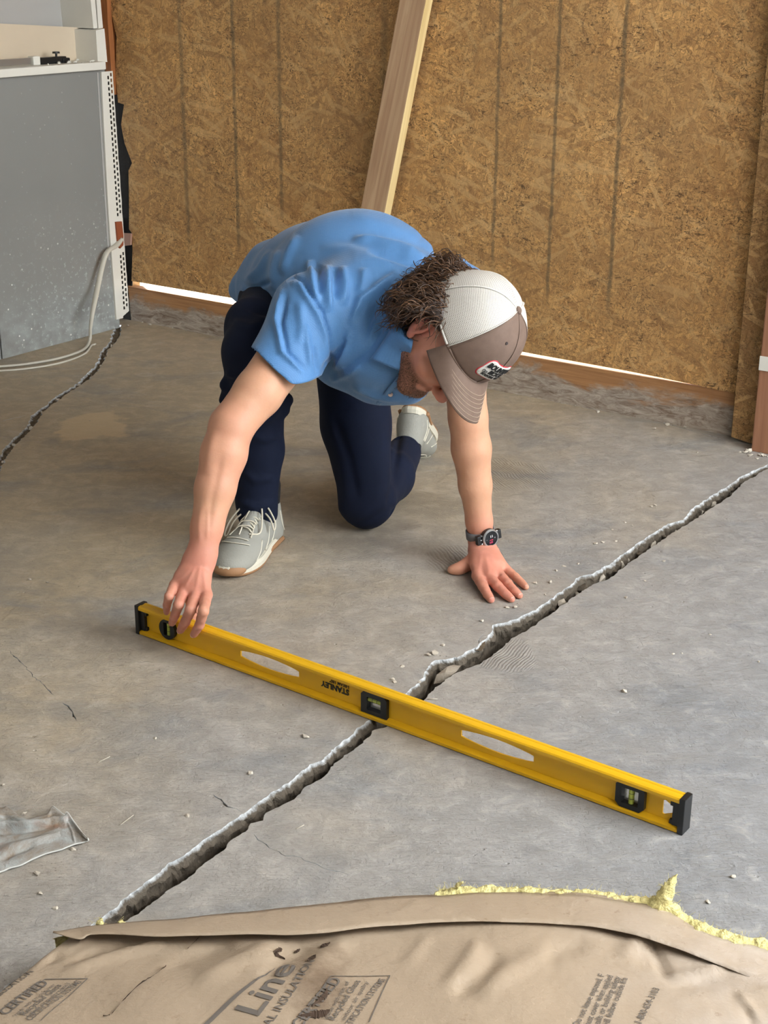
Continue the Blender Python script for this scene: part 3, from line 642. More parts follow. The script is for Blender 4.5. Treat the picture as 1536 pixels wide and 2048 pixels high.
# brown painted jamb at the right edge
jb = Zp(1502, 902); jm = frame(jb, wd, -wn_)
bm = bmesh.new(); box(bm, 0, 0.14, 0, 0.10, 0.0, 2.6, 0.004)
jamb = bobj('door_1', bm, M['brown_paint'], mw=jm); struct(jamb, 'brown painted timber jamb at the right edge', 'door frame')
bm = bmesh.new(); r8 = random.Random(8)
for i in range(26):
    q = hull_stone(r8, r8.uniform(0.004, 0.009), 0.6, 8); me_ = bpy.data.meshes.new('x'); q.to_mesh(me_); q.free()
    T_ = Matrix.Translation((r8.uniform(-0.01, 0.13), -r8.uniform(0.0, 0.03), 0.0)) @ Matrix.Rotation(r8.uniform(0, 6), 4, 'Z')
    b0 = len(bm.verts); bm.from_mesh(me_); bm.verts.ensure_lookup_table()
    for v in bm.verts[b0:]: v.co = T_ @ v.co
    bpy.data.meshes.remove(me_)
pl = bobj('plaster_lumps', bm, M['crumb'], jamb); pl['kind'] = 'stuff'; pl['label'] = 'white plaster lumps at the foot of the jamb'
bm = bmesh.new(); box(bm, -0.001, 0.03, -0.003, 0.0, 0.235, 0.275, 0.001); bobj('paint_scrape', bm, M['white'], jamb)
bm = bmesh.new(); box(bm, -7, 8, -3.1, -3.0, 0, 2.62); struct(bobj('rear_light_block', bm, M['pale_grey']), 'unseen wall added behind the camera to block frontal daylight', 'wall')  # unseen, added to cut sky light from behind the camera
# outdoors beyond the wall, roof over the room
go = [tuple((wl0 + wd * a - wn_ * b).xy) for a, b in ((-6, 0.13), (9, 0.13), (9, 9), (-6, 9))]
struct(mobj('ground', [(x, y, -0.01) for x, y in go], [(0, 1, 2, 3)], M['outside']), 'bright ground outside behind the back wall', 'ground')
co = [tuple((wl0 + wd * a - wn_ * b).xy) for a, b in ((-6, 0.10), (7.5, 0.10), (7.5, -8.5), (-6, -8.5))]
struct(mobj('ceiling', [(x, y, 2.62) for x, y in co] + [(x, y, 2.70) for x, y in co], [(0, 1, 2, 3), (7, 6, 5, 4)] + [(i, i + 4, (i + 1) % 4 + 4, (i + 1) % 4) for i in range(4)], M['ceiling']), 'plain ceiling above the room', 'ceiling')

# leaning timber brace
A = wloc(662, 726, -0.06); B = wloc(797, 0, -0.06); A = Vector((A.x, 0, A.z)); B = Vector((B.x, 0, B.z)); ax = (B - A).normalized()
A = A - ax * (A.z / ax.z); L = 2.45
ml = Matrix(((ax.z, 0, ax.x, A.x + 0.004), (0, 1, 0, -0.060), (-ax.x, 0, ax.z, 0.0), (0, 0, 0, 1)))
bm = bmesh.new(); box(bm, 0, 0.092, 0, 0.038, 0.0, L, 0.0025)
for v in bm.verts:
    if v.co.z < 0.05: v.co.z += v.co.x * ax.x / ax.z + 0.0
brace = bobj('timber_brace', bm, M['lumber'], mw=MW @ ml); brace.data.materials.append(M['lit_wood'])
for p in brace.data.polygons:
    if p.normal.x > .5: p.material_index = 1  # light from the right painted on as a paler yellow side
tag(brace, 'new pale timber stud leaning on the strand board behind the man', 'timber')

# ------------------------------------------------------------------ left wall (x towards camera, y into wall)
LM = frame(LWo, wn_, -wd); LMi = LM.inverted()
def lloc(px, py, off=0.0):
    return LMi @ onplane(px, py, LWo - wd * off, wd)
lw = empty('wall_left'); lw.matrix_world = LM; struct(lw, 'grey panelled left wall with a white plaster ledge', 'wall')
zl_t = lloc(212, 123, -0.03).z; zl_b = lloc(212, 139, -0.03).z; xl = lloc(212, 130, -0.03).x
xe = lloc(5, 712).x
bm = bmesh.new(); box(bm, 0.0, xe, 0, 0.05, -0.0, zl_b, 0.002); bobj('grey_panel', bm, M['greywall'], lw)['label'] = 'grey panel spattered with white plaster'
bm = bmesh.new(); box(bm, xe + 0.006, 6.5, 0.0, 0.05, -0.0, zl_b, 0.002); bobj('grey_panel', bm, M['greywall'], lw)
bm = bmesh.new(); box(bm, xe - 0.01, xe + 0.02, 0.03, 0.06, 0, zl_b); bobj('panel_backing', bm, M['felt'], lw)
bm = bmesh.new(); box(bm, xl, 6.5, -0.03, 0.16, zl_b, zl_t, 0.004); bobj('ledge', bm, M['white'], lw)['label'] = 'white plaster ledge'
pt = lloc(188, 58, 0.10); x2 = lloc(194, 115, 0.10).x; pt0 = lloc(0, 47, 0.10)
plate('beige_upstand', [(x2 - 0.02, zl_t - 0.002), (6.5, zl_t - 0.002), (6.5, pt0.z + (6.5 - pt0.x) * (pt0.z - pt.z) / (pt0.x - pt.x)), (pt0.x, pt0.z), (pt.x - 0.04, pt.z)], [], 0.10, 0.16, M['beige'], lw)['label'] = 'beige plaster upstand behind the ledge'
pp = [lloc(x, y, 0.0) for x, y in ((190, 61), (207, 57), (213, 124), (194, 123))]
plate('white_jamb', [(p.x, p.z) for p in pp], [], -0.004, 0.14, M['white'], lw)
bm = bmesh.new(); box(bm, -0.1, 6.5, 0.17, 0.22, zl_b, 2.62); bobj('upper_panel', bm, M['pale_grey'], lw)['label'] = 'pale grey panel above the ledge'
for q in (((180, -12), (189, -12), (195, 56), (187, 57)), ((192, -12), (200, -12), (206, 56), (197, 57))):
    pp = [lloc(x, y, 0.02) for x, y in q]; plate('plaster_strip', [(p.x, p.z) for p in pp], [], 0.02, 0.17, M['white'], lw)
# perforated metal corner bead, slots punched through
bt = lloc(205, 141, -0.004); bb = lloc(240, 637, -0.004); wbd = 0.034
e0 = lloc(225, 153, -0.004); e1 = lloc(257, 612, -0.004)
Lb = bt.z - 0.012; w0 = abs(e0.x - bt.x); 
def beadpt(u, z): 
    f = (z - bb.z) / (bt.z - bb.z); return (bb.x + (bt.x - bb.x) * f) + ((e1.x - bb.x) * (1 - f) + (e0.x - bt.x) * f) * u
hs = []; ztop = bt.z - 0.004; zbot = max(bb.z, 0.015); i = 0; z = zbot + 0.03
gapz = (lloc(236, 447, -0.004).z, lloc(238, 497, -0.004).z)
while z < ztop - 0.02:
    if not (gapz[1] - 0.02 < z < gapz[0] + 0.01):
        for u, dz in ((0.50, 0), (0.80, 0.009)):
            hs.append([(beadpt(u - .085, z + dz), z + dz), (beadpt(u + .085, z + dz), z + dz), (beadpt(u + .085, z + dz + .0115), z + dz + .0115), (beadpt(u - .085, z + dz + .0115), z + dz + .0115)])
    z += 0.019
bo = [(beadpt(0, zbot), zbot), (beadpt(1, zbot + 0.02), zbot + 0.02)]
for kk in range(1, 40):
    z = zbot + 0.02 + (ztop - zbot - 0.02) * kk / 40; bo.append((beadpt(1, z) + noise.noise(Vector((z * 40, 1, 2))) * 0.003, z))
bo += [(beadpt(1, ztop), ztop), (beadpt(0, ztop), ztop)]
plate('corner_bead', bo, hs, -0.006, -0.0045, M['white'], lw)['label'] = 'white perforated metal corner bead'
bo2 = [(beadpt(0.0, zbot), zbot), (beadpt(-0.45, zbot), zbot), (beadpt(-0.5, 0.4), 0.4), (beadpt(-0.35, 0.7), 0.7), (beadpt(-0.2, ztop), ztop), (beadpt(0.28, ztop), ztop), (beadpt(0.28, zbot), zbot)]
plate('plaster_band', bo2, [], -0.0075, 0.0, M['white'], lw)
plate('bead_backing', [(beadpt(0.1, zbot), zbot), (beadpt(0.98, zbot + .03), zbot + .03), (beadpt(0.98, ztop - .01), ztop - .01), (beadpt(0.1, ztop), ztop)], [], 0.004, 0.008, M['felt'], lw)
pp = [lloc(x, y, -0.014) for x, y in ((232, 444), (244, 443), (247, 470), (247, 490), (241, 497), (236, 488))]
plate('splintered_wood', [(p.x, p.z) for p in pp], [], -0.014, -0.006, simple('splintered_rust_wood', S(140, 72, 38), 0.8, 70, 0.8, 0.006, 0.35), lw)['label'] = 'splintered orange wood showing through the broken bead'
pp = [lloc(x, y, -0.002) for x, y in ((194, 145), (197, 145), (220, 520), (217, 520))]
plate('panel_seam', [(p.x, p.z) for p in pp], [], -0.0015, 0.0, M['pale_grey'], lw)
# crumbs and a clamp on the ledge
r3 = random.Random(3); mmx = Multi()
for i in range(46):
    px = r3.uniform(0, 192); py = 124 - px * 0.055 + r3.uniform(-6, 6) + 5; p = Zp(px, py, zl_t); q = LMi @ p
    q.y = min(max(q.y, -0.022), 0.088); p = LM @ q
    o = stone('plaster_crumb', (p.x, p.y, zl_t - 0.0006), r3.choice((.004, .006, .008, .012)), 0.4, 700 + i, M['white']); o.rotation_euler = (0, 0, i)
    tag(o, 'white plaster crumb scattered along the wall ledge', 'crumb', 'plaster crumbs on the ledge')
cl = empty('bar_clamp'); tag(cl, 'black bar clamp with a bright jaw lying on the white ledge', 'clamp')
cq = LMi @ Zp(62, 121, zl_t); cl.matrix_world = Matrix.Translation(Vector((0, 0, 0))) @ LM @ Matrix.Translation((cq.x, 0.035, zl_t))
bm = bmesh.new(); box(bm, 0.0, 0.12, -0.012, 0.012, 0.0, 0.022, 0.004); box(bm, -0.012, 0.02, -0.016, 0.016, 0.0, 0.017, 0.004); bobj('handle', bm, M['black'], cl)
bm = bmesh.new(); box(bm, 0.12, 0.15, -0.014, 0.014, 0.0, 0.028, 0.003); bobj('jaw', bm, M['white'], cl)['label'] = 'bright jaw pad'
bm = bmesh.new(); box(bm, 0.155, 0.42, -0.006, 0.006, 0.004, 0.024, 0.001); bobj('bar', bm, M['steel'], cl)
bm = bmesh.new(); bmesh.ops.create_cone(bm, cap_ends=True, segments=12, radius1=0.004, radius2=0.004, depth=0.014, matrix=Matrix.Translation((0.035, 0, 0.027)))
bmesh.ops.create_cone(bm, cap_ends=True, segments=14, radius1=0.013, radius2=0.012, depth=0.006, matrix=Matrix.Translation((0.035, 0, 0.035))); bobj('knob', bm, M['black'], cl)

# cable from the wall down onto the floor
cp = [lloc(243, 478, -0.012), lloc(232, 492, -0.02), lloc(215, 503, -0.03), lloc(205, 530, -0.035), lloc(195, 575, -0.05), lloc(186, 620, -0.09)]
cp = [LM @ p for p in cp] + [Zp(181, 655, 0.06), Zp(179, 682, 0.012), Zp(165, 700, 0.008), Zp(120, 716, 0.008), Zp(60, 727, 0.008), Zp(0, 733, 0.008), Zp(-90, 738, 0.008), Zp(-200, 735, 0.008)]
cs_ = spline(cp, 90); rad = [0.0105 if i < 30 else 0.0105 - 0.0042 * min(1, (i - 30) / 12) for i in range(90)]
cab = Multi(); cab.tube(cs_, rad, 10, flat=0.7); cbl = cab.build('power_cable', M['cable']); tag(cbl, 'thick off-white cable hanging from the corner and curling over the floor', 'cable')
cs2 = cs_[38:].copy(); cs2[:, 1] -= 0.03 * np.sin(np.linspace(0, math.pi, len(cs2))) + 0.014; cs2[:, 0] += 0.012; cs2[:, 2] = 0.0035
cb2 = Multi(); cb2.tube(cs2, 0.0035, 8); tag(cb2.build('thin_cable', M['cable']), 'thin grey cable lying alongside the thick off-white one', 'cable')
# ------------------------------------------------------------------ the man
def mat_skin():
    t = NT('skin'); tone = t.n('Attribute', _attribute_name='tone').outputs['Fac']; st = t.n('Attribute', _attribute_name='stubble').outputs['Fac']
    o = t.coord(); n = t.noise(o, 28, 5, 0.6); f = t.noise(o, 260, 3, 0.6)
    c = t.mix(n, S(190, 142, 114), S(210, 162, 132)); c = t.mix(tone, c, t.mix(n, S(190, 116, 102), S(208, 138, 122)))
    c = t.mix(t.math('MULTIPLY', st, t.ramp(t.noise(o, 500, 2), [(0.35, 1), (0.65, 0.55)])), c, S(66, 44, 30))
    t.p.inputs['Subsurface Radius'].default_value = (0.02, 0.008, 0.004)
    return t.out(c, 0.52, t.bump(t.math('ADD', n, t.math('MULTIPLY', f, 0.25)), 0.35, 0.0022), Subsurface__Weight=0.12, Subsurface__Scale=0.3, Specular__IOR__Level=0.35)
def mat_shirt():
    t = NT('blue_knit'); o = t.coord(); n = t.noise(o, 10, 4)
    r = t.vm('ADD', o, (0, 0, 0)); v = t.vor(t.map(r, (1, 1, 1.0)), 420, rnd=0.25)
    c = t.mix(n, S(76, 126, 178), S(90, 141, 195)); c = t.mix(t.ramp(v, [(0.25, 0), (0.6, 0.35)]), c, S(66, 112, 164))
    return t.out(c, 0.62, t.bump(t.math('ADD', t.math('MULTIPLY', v, -0.4), t.math('MULTIPLY', n, 1.0)), 0.45, 0.0035), Sheen__Weight=0.25, Sheen__Roughness=0.4)
def mat_navy():
    t = NT('navy_cloth'); o = t.coord(); n = t.noise(o, 9, 4); f = t.noise(o, 500, 2)
    return t.out(t.mix(n, S(10, 18, 38), S(15, 26, 50)), 0.85, t.bump(t.math('ADD', n, t.math('MULTIPLY', f, 0.06)), 0.4, 0.006), Specular__IOR__Level=0.25)
M['skin'] = mat_skin(); M['shirt'] = mat_shirt(); M['navy'] = mat_navy()
T = lambda p: np.array(tuple(p))
person = empty('person')
tag(person, 'man in blue polo, navy trousers and trucker cap kneeling over the crack', 'person')

# joints, surveyed as (pixel, pixel, distance)
shR, elR, wrR = T(W(622, 632, 3.0)), T(W(463, 852, 2.81)), T(W(405, 1105, 2.700))
shL, elL, wrL = T(W(915, 600, 3.12)), T(W(936, 835, 3.08)), T(Zp(962, 1078, 0.062))
pel, wai, mid, che, upp = map(np.array, ((-.175, 3.60, .50), (-.135, 3.47, .575), (-.075, 3.30, .615), (-.005, 3.13, .565), (.03, 3.03, .545)))
SIDE = np.array([.924, .375, .06]); SIDE /= np.linalg.norm(SIDE)
hipR, hipL = np.array((-.265, 3.57, .49)), np.array((-.085, 3.55, .45))
knR, knL = T(W(503, 690, 3.14)), T(W(728, 1020, 3.31)); knL[2] = 0.075
anR = T(W(513, 1030, 3.19)); anL = T(W(806, 872, 3.62))
hR = Zp(548, 1072); tR = Zp(452, 1160); dv = (tR - hR).normalized(); lt = Vector((dv.y, -dv.x, 0))
if lt.cross(dv).z < 0: lt = -lt
mR = Matrix(((lt.x, dv.x, 0, hR.x), (lt.y, dv.y, 0, hR.y), (0, 0, 1, 0.0005), (0, 0, 0, 1)))
dv = Vector((.12, .72, -.58)).normalized(); upv = Vector((-.16, -.75, -.45)); upv = (upv - dv * upv.dot(dv)).normalized(); lt = dv.cross(upv)
hL = Vector(W(826, 806, 3.70)); mL = Matrix(((lt.x, dv.x, upv.x, hL.x), (lt.y, dv.y, upv.y, hL.y), (lt.z, dv.z, upv.z, hL.z), (0, 0, 0, 1)))
anL = T(mL @ Vector((0, .045, .115)))
# head frame
cv = np.array(tuple((CAM - Vector((.1, 2.9, .6))).normalized()))
ir = np.array(tuple(rt)); iu = np.cross(cv, ir) * -1; iu = np.cross(ir, -cv) if iu[2] < 0 else iu; iu /= np.linalg.norm(iu)
if iu[2] < 0: iu = -iu
bas = np.stack([ir, iu, cv])
hr = np.array([-.55, .21, .81]) @ bas; hr /= np.linalg.norm(hr)
hf = np.array([.114, -.94, .321]) @ bas; hf -= hr * (hf @ hr); hf /= np.linalg.norm(hf)
hu = np.cross(hr, hf); hu = hu if hu @ ir > 0 else -hu
HO = T(W(890, 671, 2.92))
HS = 1.04
def hp(r, f, u): return HO + HS * (hr * r + hf * f + hu * u)
HM = [hr, hf, hu]

h = 0.0031
B = SDF((-.56, 2.50, -.004), (.42, 3.80, .80), h)
# trunk, neck
for a, b, w1, t1, w2, t2 in ((pel, wai, .135, .09, .125, .085), (wai, mid, .125, .085, .14, .095), (mid, che, .14, .095, .155, .095), (che, upp, .155, .095, .13, .075)):
    B.econe(a, b, SIDE, w1, t1, w2, t2, 0.03)
for s_, e_ in ((shR, elR), (shL, elL)): B.cone(che * .55 + s_ * .45, s_, .06, .052, 0.03)
B.cone(upp, hp(0, -.035, -.06), .062, .056, 0.03)
# legs
for hp_, kn, an in ((hipR, knR, anR), (hipL, knL, anL)):
    B.cone(hp_, kn, .076, .052, 0.03); B.cone(kn, an, .05, .029, 0.02)
B.cone(pel, hipR, .08, .076, 0.03); B.cone(pel, hipL, .08, .076, 0.03)
fR = T(mR @ Vector((0, .15, .04))); hk = T(mR @ Vector((0, .05, .05))); B.cone(anR, hk, .030, .024, 0.01); B.cone(hk, fR, .024, .018, 0.01)
fL = T(mL @ Vector((0, .15, .04))); hk = T(mL @ Vector((0, .05, .05))); B.cone(anL, hk, .028, .024, 0.01); B.cone(hk, fL, .024, .018, 0.01)
# right arm (reaches to the level)
def lerp(a, b, t): return a + (b - a) * t
def limb(a, b, prof, k=0.012, off=None):
    for (t0, r0), (t1, r1) in zip(prof[:-1], prof[1:]):
        o0 = off * math.sin(math.pi * t0) if off is not None else 0; o1 = off * math.sin(math.pi * t1) if off is not None else 0
        B.cone(lerp(a, b, t0) + o0, lerp(a, b, t1) + o1, r0, r1, k)
limb(shR, elR, [(0, .056), (.35, .053), (.7, .049), (1, .0435)], off=np.array([.006, -.006, 0]))
limb(elR, wrR, [(0, .0435), (.22, .0455), (.5, .040), (.8, .0315), (1, .0285)], off=np.array([-.004, 0, 0]))
limb(shL, elL, [(0, .054), (.4, .050), (1, .042)])
limb(elL, wrL, [(0, .042), (.25, .043), (.55, .036), (.85, .029), (1, .0275)])
tips = []
nails = []
def finger(pts, r, k=0.0035):
    """knuckle, joints, tip; radii tapering, with slight knuckle swellings"""
    n = len(pts)
    for i in range(n - 1):
        a, b = pts[i], pts[i + 1]; m_ = (a + b) / 2; ra, rb = r[i] * 1.09, r[i + 1] * 1.09; rm = (ra + rb) / 2 * 0.955
        B.cone(a, m_, ra, rm, k); B.cone(m_, b, rm, rb, k)
# --- right hand, back of the hand to the camera, fingers over the front of the level
def lv(px, py, dy): return T(W(px, py, dy))
wr2 = lv(398, 1122, 2.690)
B.econe(wrR, wr2, ir, .030, .024, .031, .022, .010)
palm = lv(385, 1158, 2.668)
kI, kM, kR, kP = lv(413, 1190, 2.632), lv(392, 1188, 2.634), lv(368, 1182, 2.646), lv(349, 1170, 2.662)
B.econe(wr2, palm, ir, .031, .0195, .037, .0165, .012)
for kk_, r_ in ((kI, .0115), (kM, .0115), (kR, .011), (kP, .0105)): B.cone(lerp(wr2, palm, .55) + (kk_ - palm) * .45, kk_, .0155, r_, 0.012)
B.cone(palm, lerp(kM, kR, .5), .017, .012, .012)
def lvpt(px, py, off):                       # a point `off` in front of the level's face plane
    return T(onplane(px, py, LV0 + LVN * off, LVN))
LV0 = Zp(275, 1268, 0); LV1 = Zp(1360, 1670, 0); LVX = (LV1 - LV0).normalized(); LVN = Vector((LVX.y, -LVX.x, 0)); LVN = LVN if LVN.y < 0 else -LVN
finger([kI, lvpt(407, 1222, .022), lvpt(399, 1250, .016), lvpt(388, 1268, .0085)], [.0112, .0098, .0088, .0074])
finger([kM, lvpt(381, 1220, .026), lvpt(371, 1243, .019), lvpt(361, 1260, .0085)], [.0114, .0100, .0090, .0075])
finger([kR, lvpt(357, 1210, .028), lvpt(350, 1230, .020), lvpt(344, 1246, .0085)], [.0108, .0094, .0084, .0070])
finger([kP, lvpt(338, 1193, .024), lvpt(334, 1210, .017), lvpt(333, 1224, .008)], [.0100, .0084, .0074, .0063])
th0 = lerp(wr2, palm, .35) + np.array([.012, .012, -.002]); tb = T(LV0 + LVX * 0.118 - LVN * 0.040) + np.array([0, 0, .100])
finger([th0, tb, T(LV0 + LVX * 0.120 - LVN * 0.041) + np.array([0, 0, .066]), T(LV0 + LVX * 0.112 - LVN * 0.0335) + np.array([0, 0, .042])], [.0155, .0115, .0105, .0085], .008)
nails += [(lvpt(385, 1273, .0145), .0046), (lvpt(358, 1264, .0145), .0046)]
# --- left hand flat on the floor, fingers spread
def fz(px, py, z): return T(Zp(px, py, z))
w3 = fz(965, 1100, .046)
B.econe(wrL, w3, ir, .029, .024, .031, .022, .010)
kI, kM, kR, kP = fz(955, 1152, .021), fz(977, 1154, .0225), fz(998, 1149, .021), fz(1013, 1140, .018)
pm = lerp(kM, kR, .3); pm2 = lerp(w3, pm, .55)
B.econe(w3, pm2, ir, .031, .020, .038, .017, .012)
for kk_, r_ in ((kI, .0125), (kM, .0125), (kR, .0118), (kP, .0108)): B.cone(lerp(w3, pm2, .6) + (kk_ - pm) * .5, kk_, .0165, r_, 0.012)
B.cone(pm2, pm, .0165, .0125, .012)
finger([kI, fz(966, 1172, .0175), fz(975, 1189, .0115), fz(982, 1199, .0078)], [.0122, .0106, .0092, .0078])
finger([kM, fz(996, 1173, .0180), fz(1012, 1189, .0118), fz(1023, 1198, .0078)], [.0124, .0106, .0092, .0078])
finger([kR, fz(1016, 1168, .0170), fz(1030, 1183, .0112), fz(1039, 1191, .0074)], [.0116, .0100, .0086, .0074])
finger([kP, fz(1031, 1154, .0140), fz(1043, 1165, .0096), fz(1052, 1174, .0068)], [.0104, .0086, .0076, .0066])
finger([lerp(w3, pm2, .35) + np.array([-.014, 0, -.012]), fz(936, 1128, .019), fz(918, 1138, .0125), fz(903, 1140, .0092)], [.0165, .0130, .0112, .0090], .009)
nails += [(fz(984, 1202, .0135), .0050), (fz(1026, 1201, .0135), .0050), (fz(1042, 1194, .0125), .0048), (fz(1053, 1177, .0115), .0042)]
# --- head
B.ell(hp(0, -.012, .045), HM, (.080 * HS, .102 * HS, .098 * HS), .012)
B.ell(hp(0, .030, .0), HM, (.068 * HS, .072 * HS, .085 * HS), .02)
B.cone(hp(.048, .010, -.052), hp(.018, .080, -.086), .020, .019, .02); B.cone(hp(-.048, .010, -.052), hp(-.018, .080, -.086), .020, .019, .02)
B.cone(hp(.018, .082, -.088), hp(-.018, .082, -.088), .020, .020, .012)          # chin
B.ell(hp(0, .058, -.055), HM, (.044, .038, .045), .015)                          # mouth mass
for s_ in (1, -1):
    B.ell(hp(.040 * s_, .065, -.022), HM, (.026, .026, .024), .015)               # cheek
    B.cone(hp(.018 * s_, .098, .026), hp(.050 * s_, .082, .024), .010, .009, .010)   # brow
    B.ell(hp(.033 * s_, .094, .004), HM, (.0155, .010, .0095), .006, sub=True)     # eye socket
    B.ell(hp(.033 * s_, .083, .003), HM, (.0125, .0125, .0115), .002)              # eyeball
    B.cone(hp(.022 * s_, .094, .0095), hp(.044 * s_, .088, .0095), .0030, .0028, .003)  # lid
    B.ell(hp(.011 * s_, .108, -.030), HM, (.0085, .010, .0075), .005)              # nostril wing
    # ear
    B.ell(hp(.080 * s_, -.004, -.002), [hr * math.cos(.35) - hf * .34 * s_ * s_, hf, hu], (.009, .0185, .031), .005)
    B.ell(hp(.0885 * s_, -.002, .002), HM, (.007, .0105, .018), .003, sub=True)
    B.cone(hp(.086 * s_, -.014, .020), hp(.087 * s_, -.016, -.008), .0035, .0030, .003)
    B.cone(hp(.084 * s_, .002, .027), hp(.087 * s_, -.014, .020), .0033, .0035, .003)
    B.ell(hp(.080 * s_, .006, -.029), HM, (.006, .009, .010), .004)
B.cone(hp(0, .095, .016), hp(0, .121, -.022), .0085, .0115, .008)                  # nose
B.ell(hp(0, .116, -.027), HM, (.0115, .0115, .0095), .006)
B.cone(hp(.020, .090, -.053), hp(-.020, .090, -.053), .0062, .0062, .005); B.cone(hp(.0, .094, -.0525), hp(.0, .094, -.053), .0075, .0075, .005)   # upper lip
B.cone(hp(.018, .088, -.064), hp(-.018, .088, -.064), .0068, .0068, .005); B.cone(hp(.022, .097, -.0585), hp(-.022, .097, -.0585), .0014, .0014, .002, sub=True)
for (p, r_) in nails: pass
B.clampz(0.0009)
V, Q = B.mesh(1)
def near(V, pts, r, soft):
    d = np.full(len(V), 9.0)
    for i in range(len(pts) - 1):
        a, b = np.array(pts[i]), np.array(pts[i + 1]); ab = b - a; t = np.clip((V - a) @ ab / (ab @ ab + 1e-9), 0, 1); d = np.minimum(d, np.linalg.norm(V - a - t[:, None] * ab, axis=1))
    return np.clip((r - d) / soft, 0, 1)
tone = np.maximum(near(V, [wr2, palm, lvpt(385, 1240, .01), lvpt(350, 1235, .01)], .12, .10), near(V, [w3, pm, fz(1010, 1195, .01)], .11, .09))
tone = np.maximum(tone * 0.75, near(V, [hp(.082, 0, .01), hp(.082, 0, -.02)], .035, .02) * 0.9)
tone = np.maximum(tone, near(V, [hp(0, .12, -.03), hp(0, .12, -.025)], .03, .02) * 0.8)
tone = np.maximum(tone, np.maximum(near(V, [elR, lerp(elR, wrR, .4)], .07, .04), 0) * 0.3)
for p, r_ in ((fz(984, 1202, .01), .012), (fz(1026, 1201, .01), .012), (fz(1042, 1194, .01), .012), (fz(1053, 1177, .01), .011), (fz(966, 1172, .02), .010), (fz(996, 1173, .02), .010)):
    tone = np.maximum(tone, near(V, [p, p + 1e-5], r_, .006))
tone = np.maximum(tone, np.clip((.15 - np.linalg.norm(V - hp(0, .05, -.02), axis=1)) / .03, 0, 1) * .5)  # face made ruddier and darker, painting in the cap's shade
L_ = (V - HO) / HS; lr, lf_, lu_ = L_ @ hr, L_ @ hf, L_ @ hu
stub = np.clip((-.030 - lu_ + np.clip(.02 - lf_, -.03, .03) * .3) / .018, 0, 1) * (lf_ > -.02) * (np.linalg.norm(L_, axis=1) < .16) * (lf_ * 0 + 1)
stub = stub * np.clip(1 - near(V, [hp(.018, .09, -.058), hp(-.018, .09, -.058)], .012, .004), 0, 1)
# tendons and knuckle creases on the hands, a forearm ridge
V = folds(V, Q, [([(393, 1130), (368, 1178)], 3.0, .0012), ([(400, 1130), (391, 1182)], 3.0, .0012), ([(406, 1135), (412, 1184)], 3.0, .0010), ([(384, 1135), (350, 1168)], 3, .0010),
                 ([(962, 1105), (957, 1148)], 3.2, .0010), ([(970, 1105), (979, 1148)], 3.2, .0010), ([(978, 1105), (997, 1144)], 3.2, .0010),
                 ([(950, 1157), (964, 1155)], 1.3, -.0011), ([(973, 1160), (986, 1156)], 1.3, -.0011), ([(993, 1155), (1003, 1148)], 1.3, -.0010),
                 ([(961, 1173), (970, 1170)], 1.2, -.0008), ([(991, 1176), (1000, 1170)], 1.2, -.0008), ([(1012, 1171), (1020, 1164)], 1.2, -.0008),
                 ([(430, 860), (420, 900), (412, 950)], 10, .0028), ([(445, 900), (425, 990), (415, 1060)], 8, -.0020), ([(404, 1010), (398, 1050), (400, 1090)], 5, .0015), ([(416, 1020), (414, 1080)], 2.5, .0012)])
body = qmesh('body', V, Q, M['skin'], person, {'tone': tone, 'stubble': stub})
body['label'] = 'bare forearms, hands and bearded face'
mn = simple('fingernail', S(232, 186, 172), 0.3)
for (p, r_), ax in zip(nails, [(lvpt(388, 1268, .0085), lvpt(399, 1250, .016)), (lvpt(361, 1260, .0085), lvpt(371, 1243, .019))] + [(fz(982, 1199, .0078), fz(975, 1189, .0115)), (fz(1023, 1198, .0078), fz(1012, 1189, .0118)), (fz(1039, 1191, .0074), fz(1030, 1183, .0112)), (fz(1052, 1174, .0068), fz(1043, 1165, .0096))]):
    d = ax[0] - ax[1]; d /= np.linalg.norm(d); upv = np.array([0, 0, 1.0]) if ax[0][2] < .03 and ax[0][1] > 2.8 else np.array(tuple(LVN))
    upv = upv - d * (upv @ d); upv /= np.linalg.norm(upv); sd = np.cross(d, upv); c0 = ax[0] + d * 0.0005; rr = r_ * 1.5
    VV = []; 
    for i in range(5):
        for j in range(5):
            a = (i / 4 - .5) * 1.5; l = (j / 4 - .5) * 0.0095 * (1 - 0.25 * abs(a)); VV.append(c0 + (sd * math.sin(a) + upv * math.cos(a)) * rr * 1.02 + d * l)
    mobj('fingernail', VV, [(i * 5 + j, i * 5 + j + 1, i * 5 + j + 6, i * 5 + j + 5) for i in range(4) for j in range(4)], mn, person, True)

# --- trousers
P_ = SDF((-.52, 2.98, -.004), (.32, 3.90, .72), .0042)
P_.econe(pel + np.array([0, .02, -.01]), wai, SIDE, .165, .12, .145, .10, .03)
P_.cone(pel + np.array([-.02, .03, 0]), hipR, .10, .092, .03); P_.cone(pel, hipL, .11, .105, .03)
kRf = T(W(510, 705, 3.13))
P_.cone(hipR, kRf, .092, .066, .03); P_.cone(lerp(hipR, kRf, .35), T(W(505, 650, 3.2)), .075, .062, .03)
cuff = T(W(516, 1040, 3.175))
P_.cone(kRf, T(W(512, 800, 3.165)), .072, .064, .02); P_.cone(T(W(512, 800, 3.165)), T(W(518, 900, 3.18)), .064, .056, .015)
P_.cone(T(W(518, 900, 3.18)), T(W(513, 1000, 3.185)), .056, .0475, .015); P_.cone(T(W(513, 1000, 3.185)), T(W(515, 1024, 3.18)), .0475, .0475, .01)
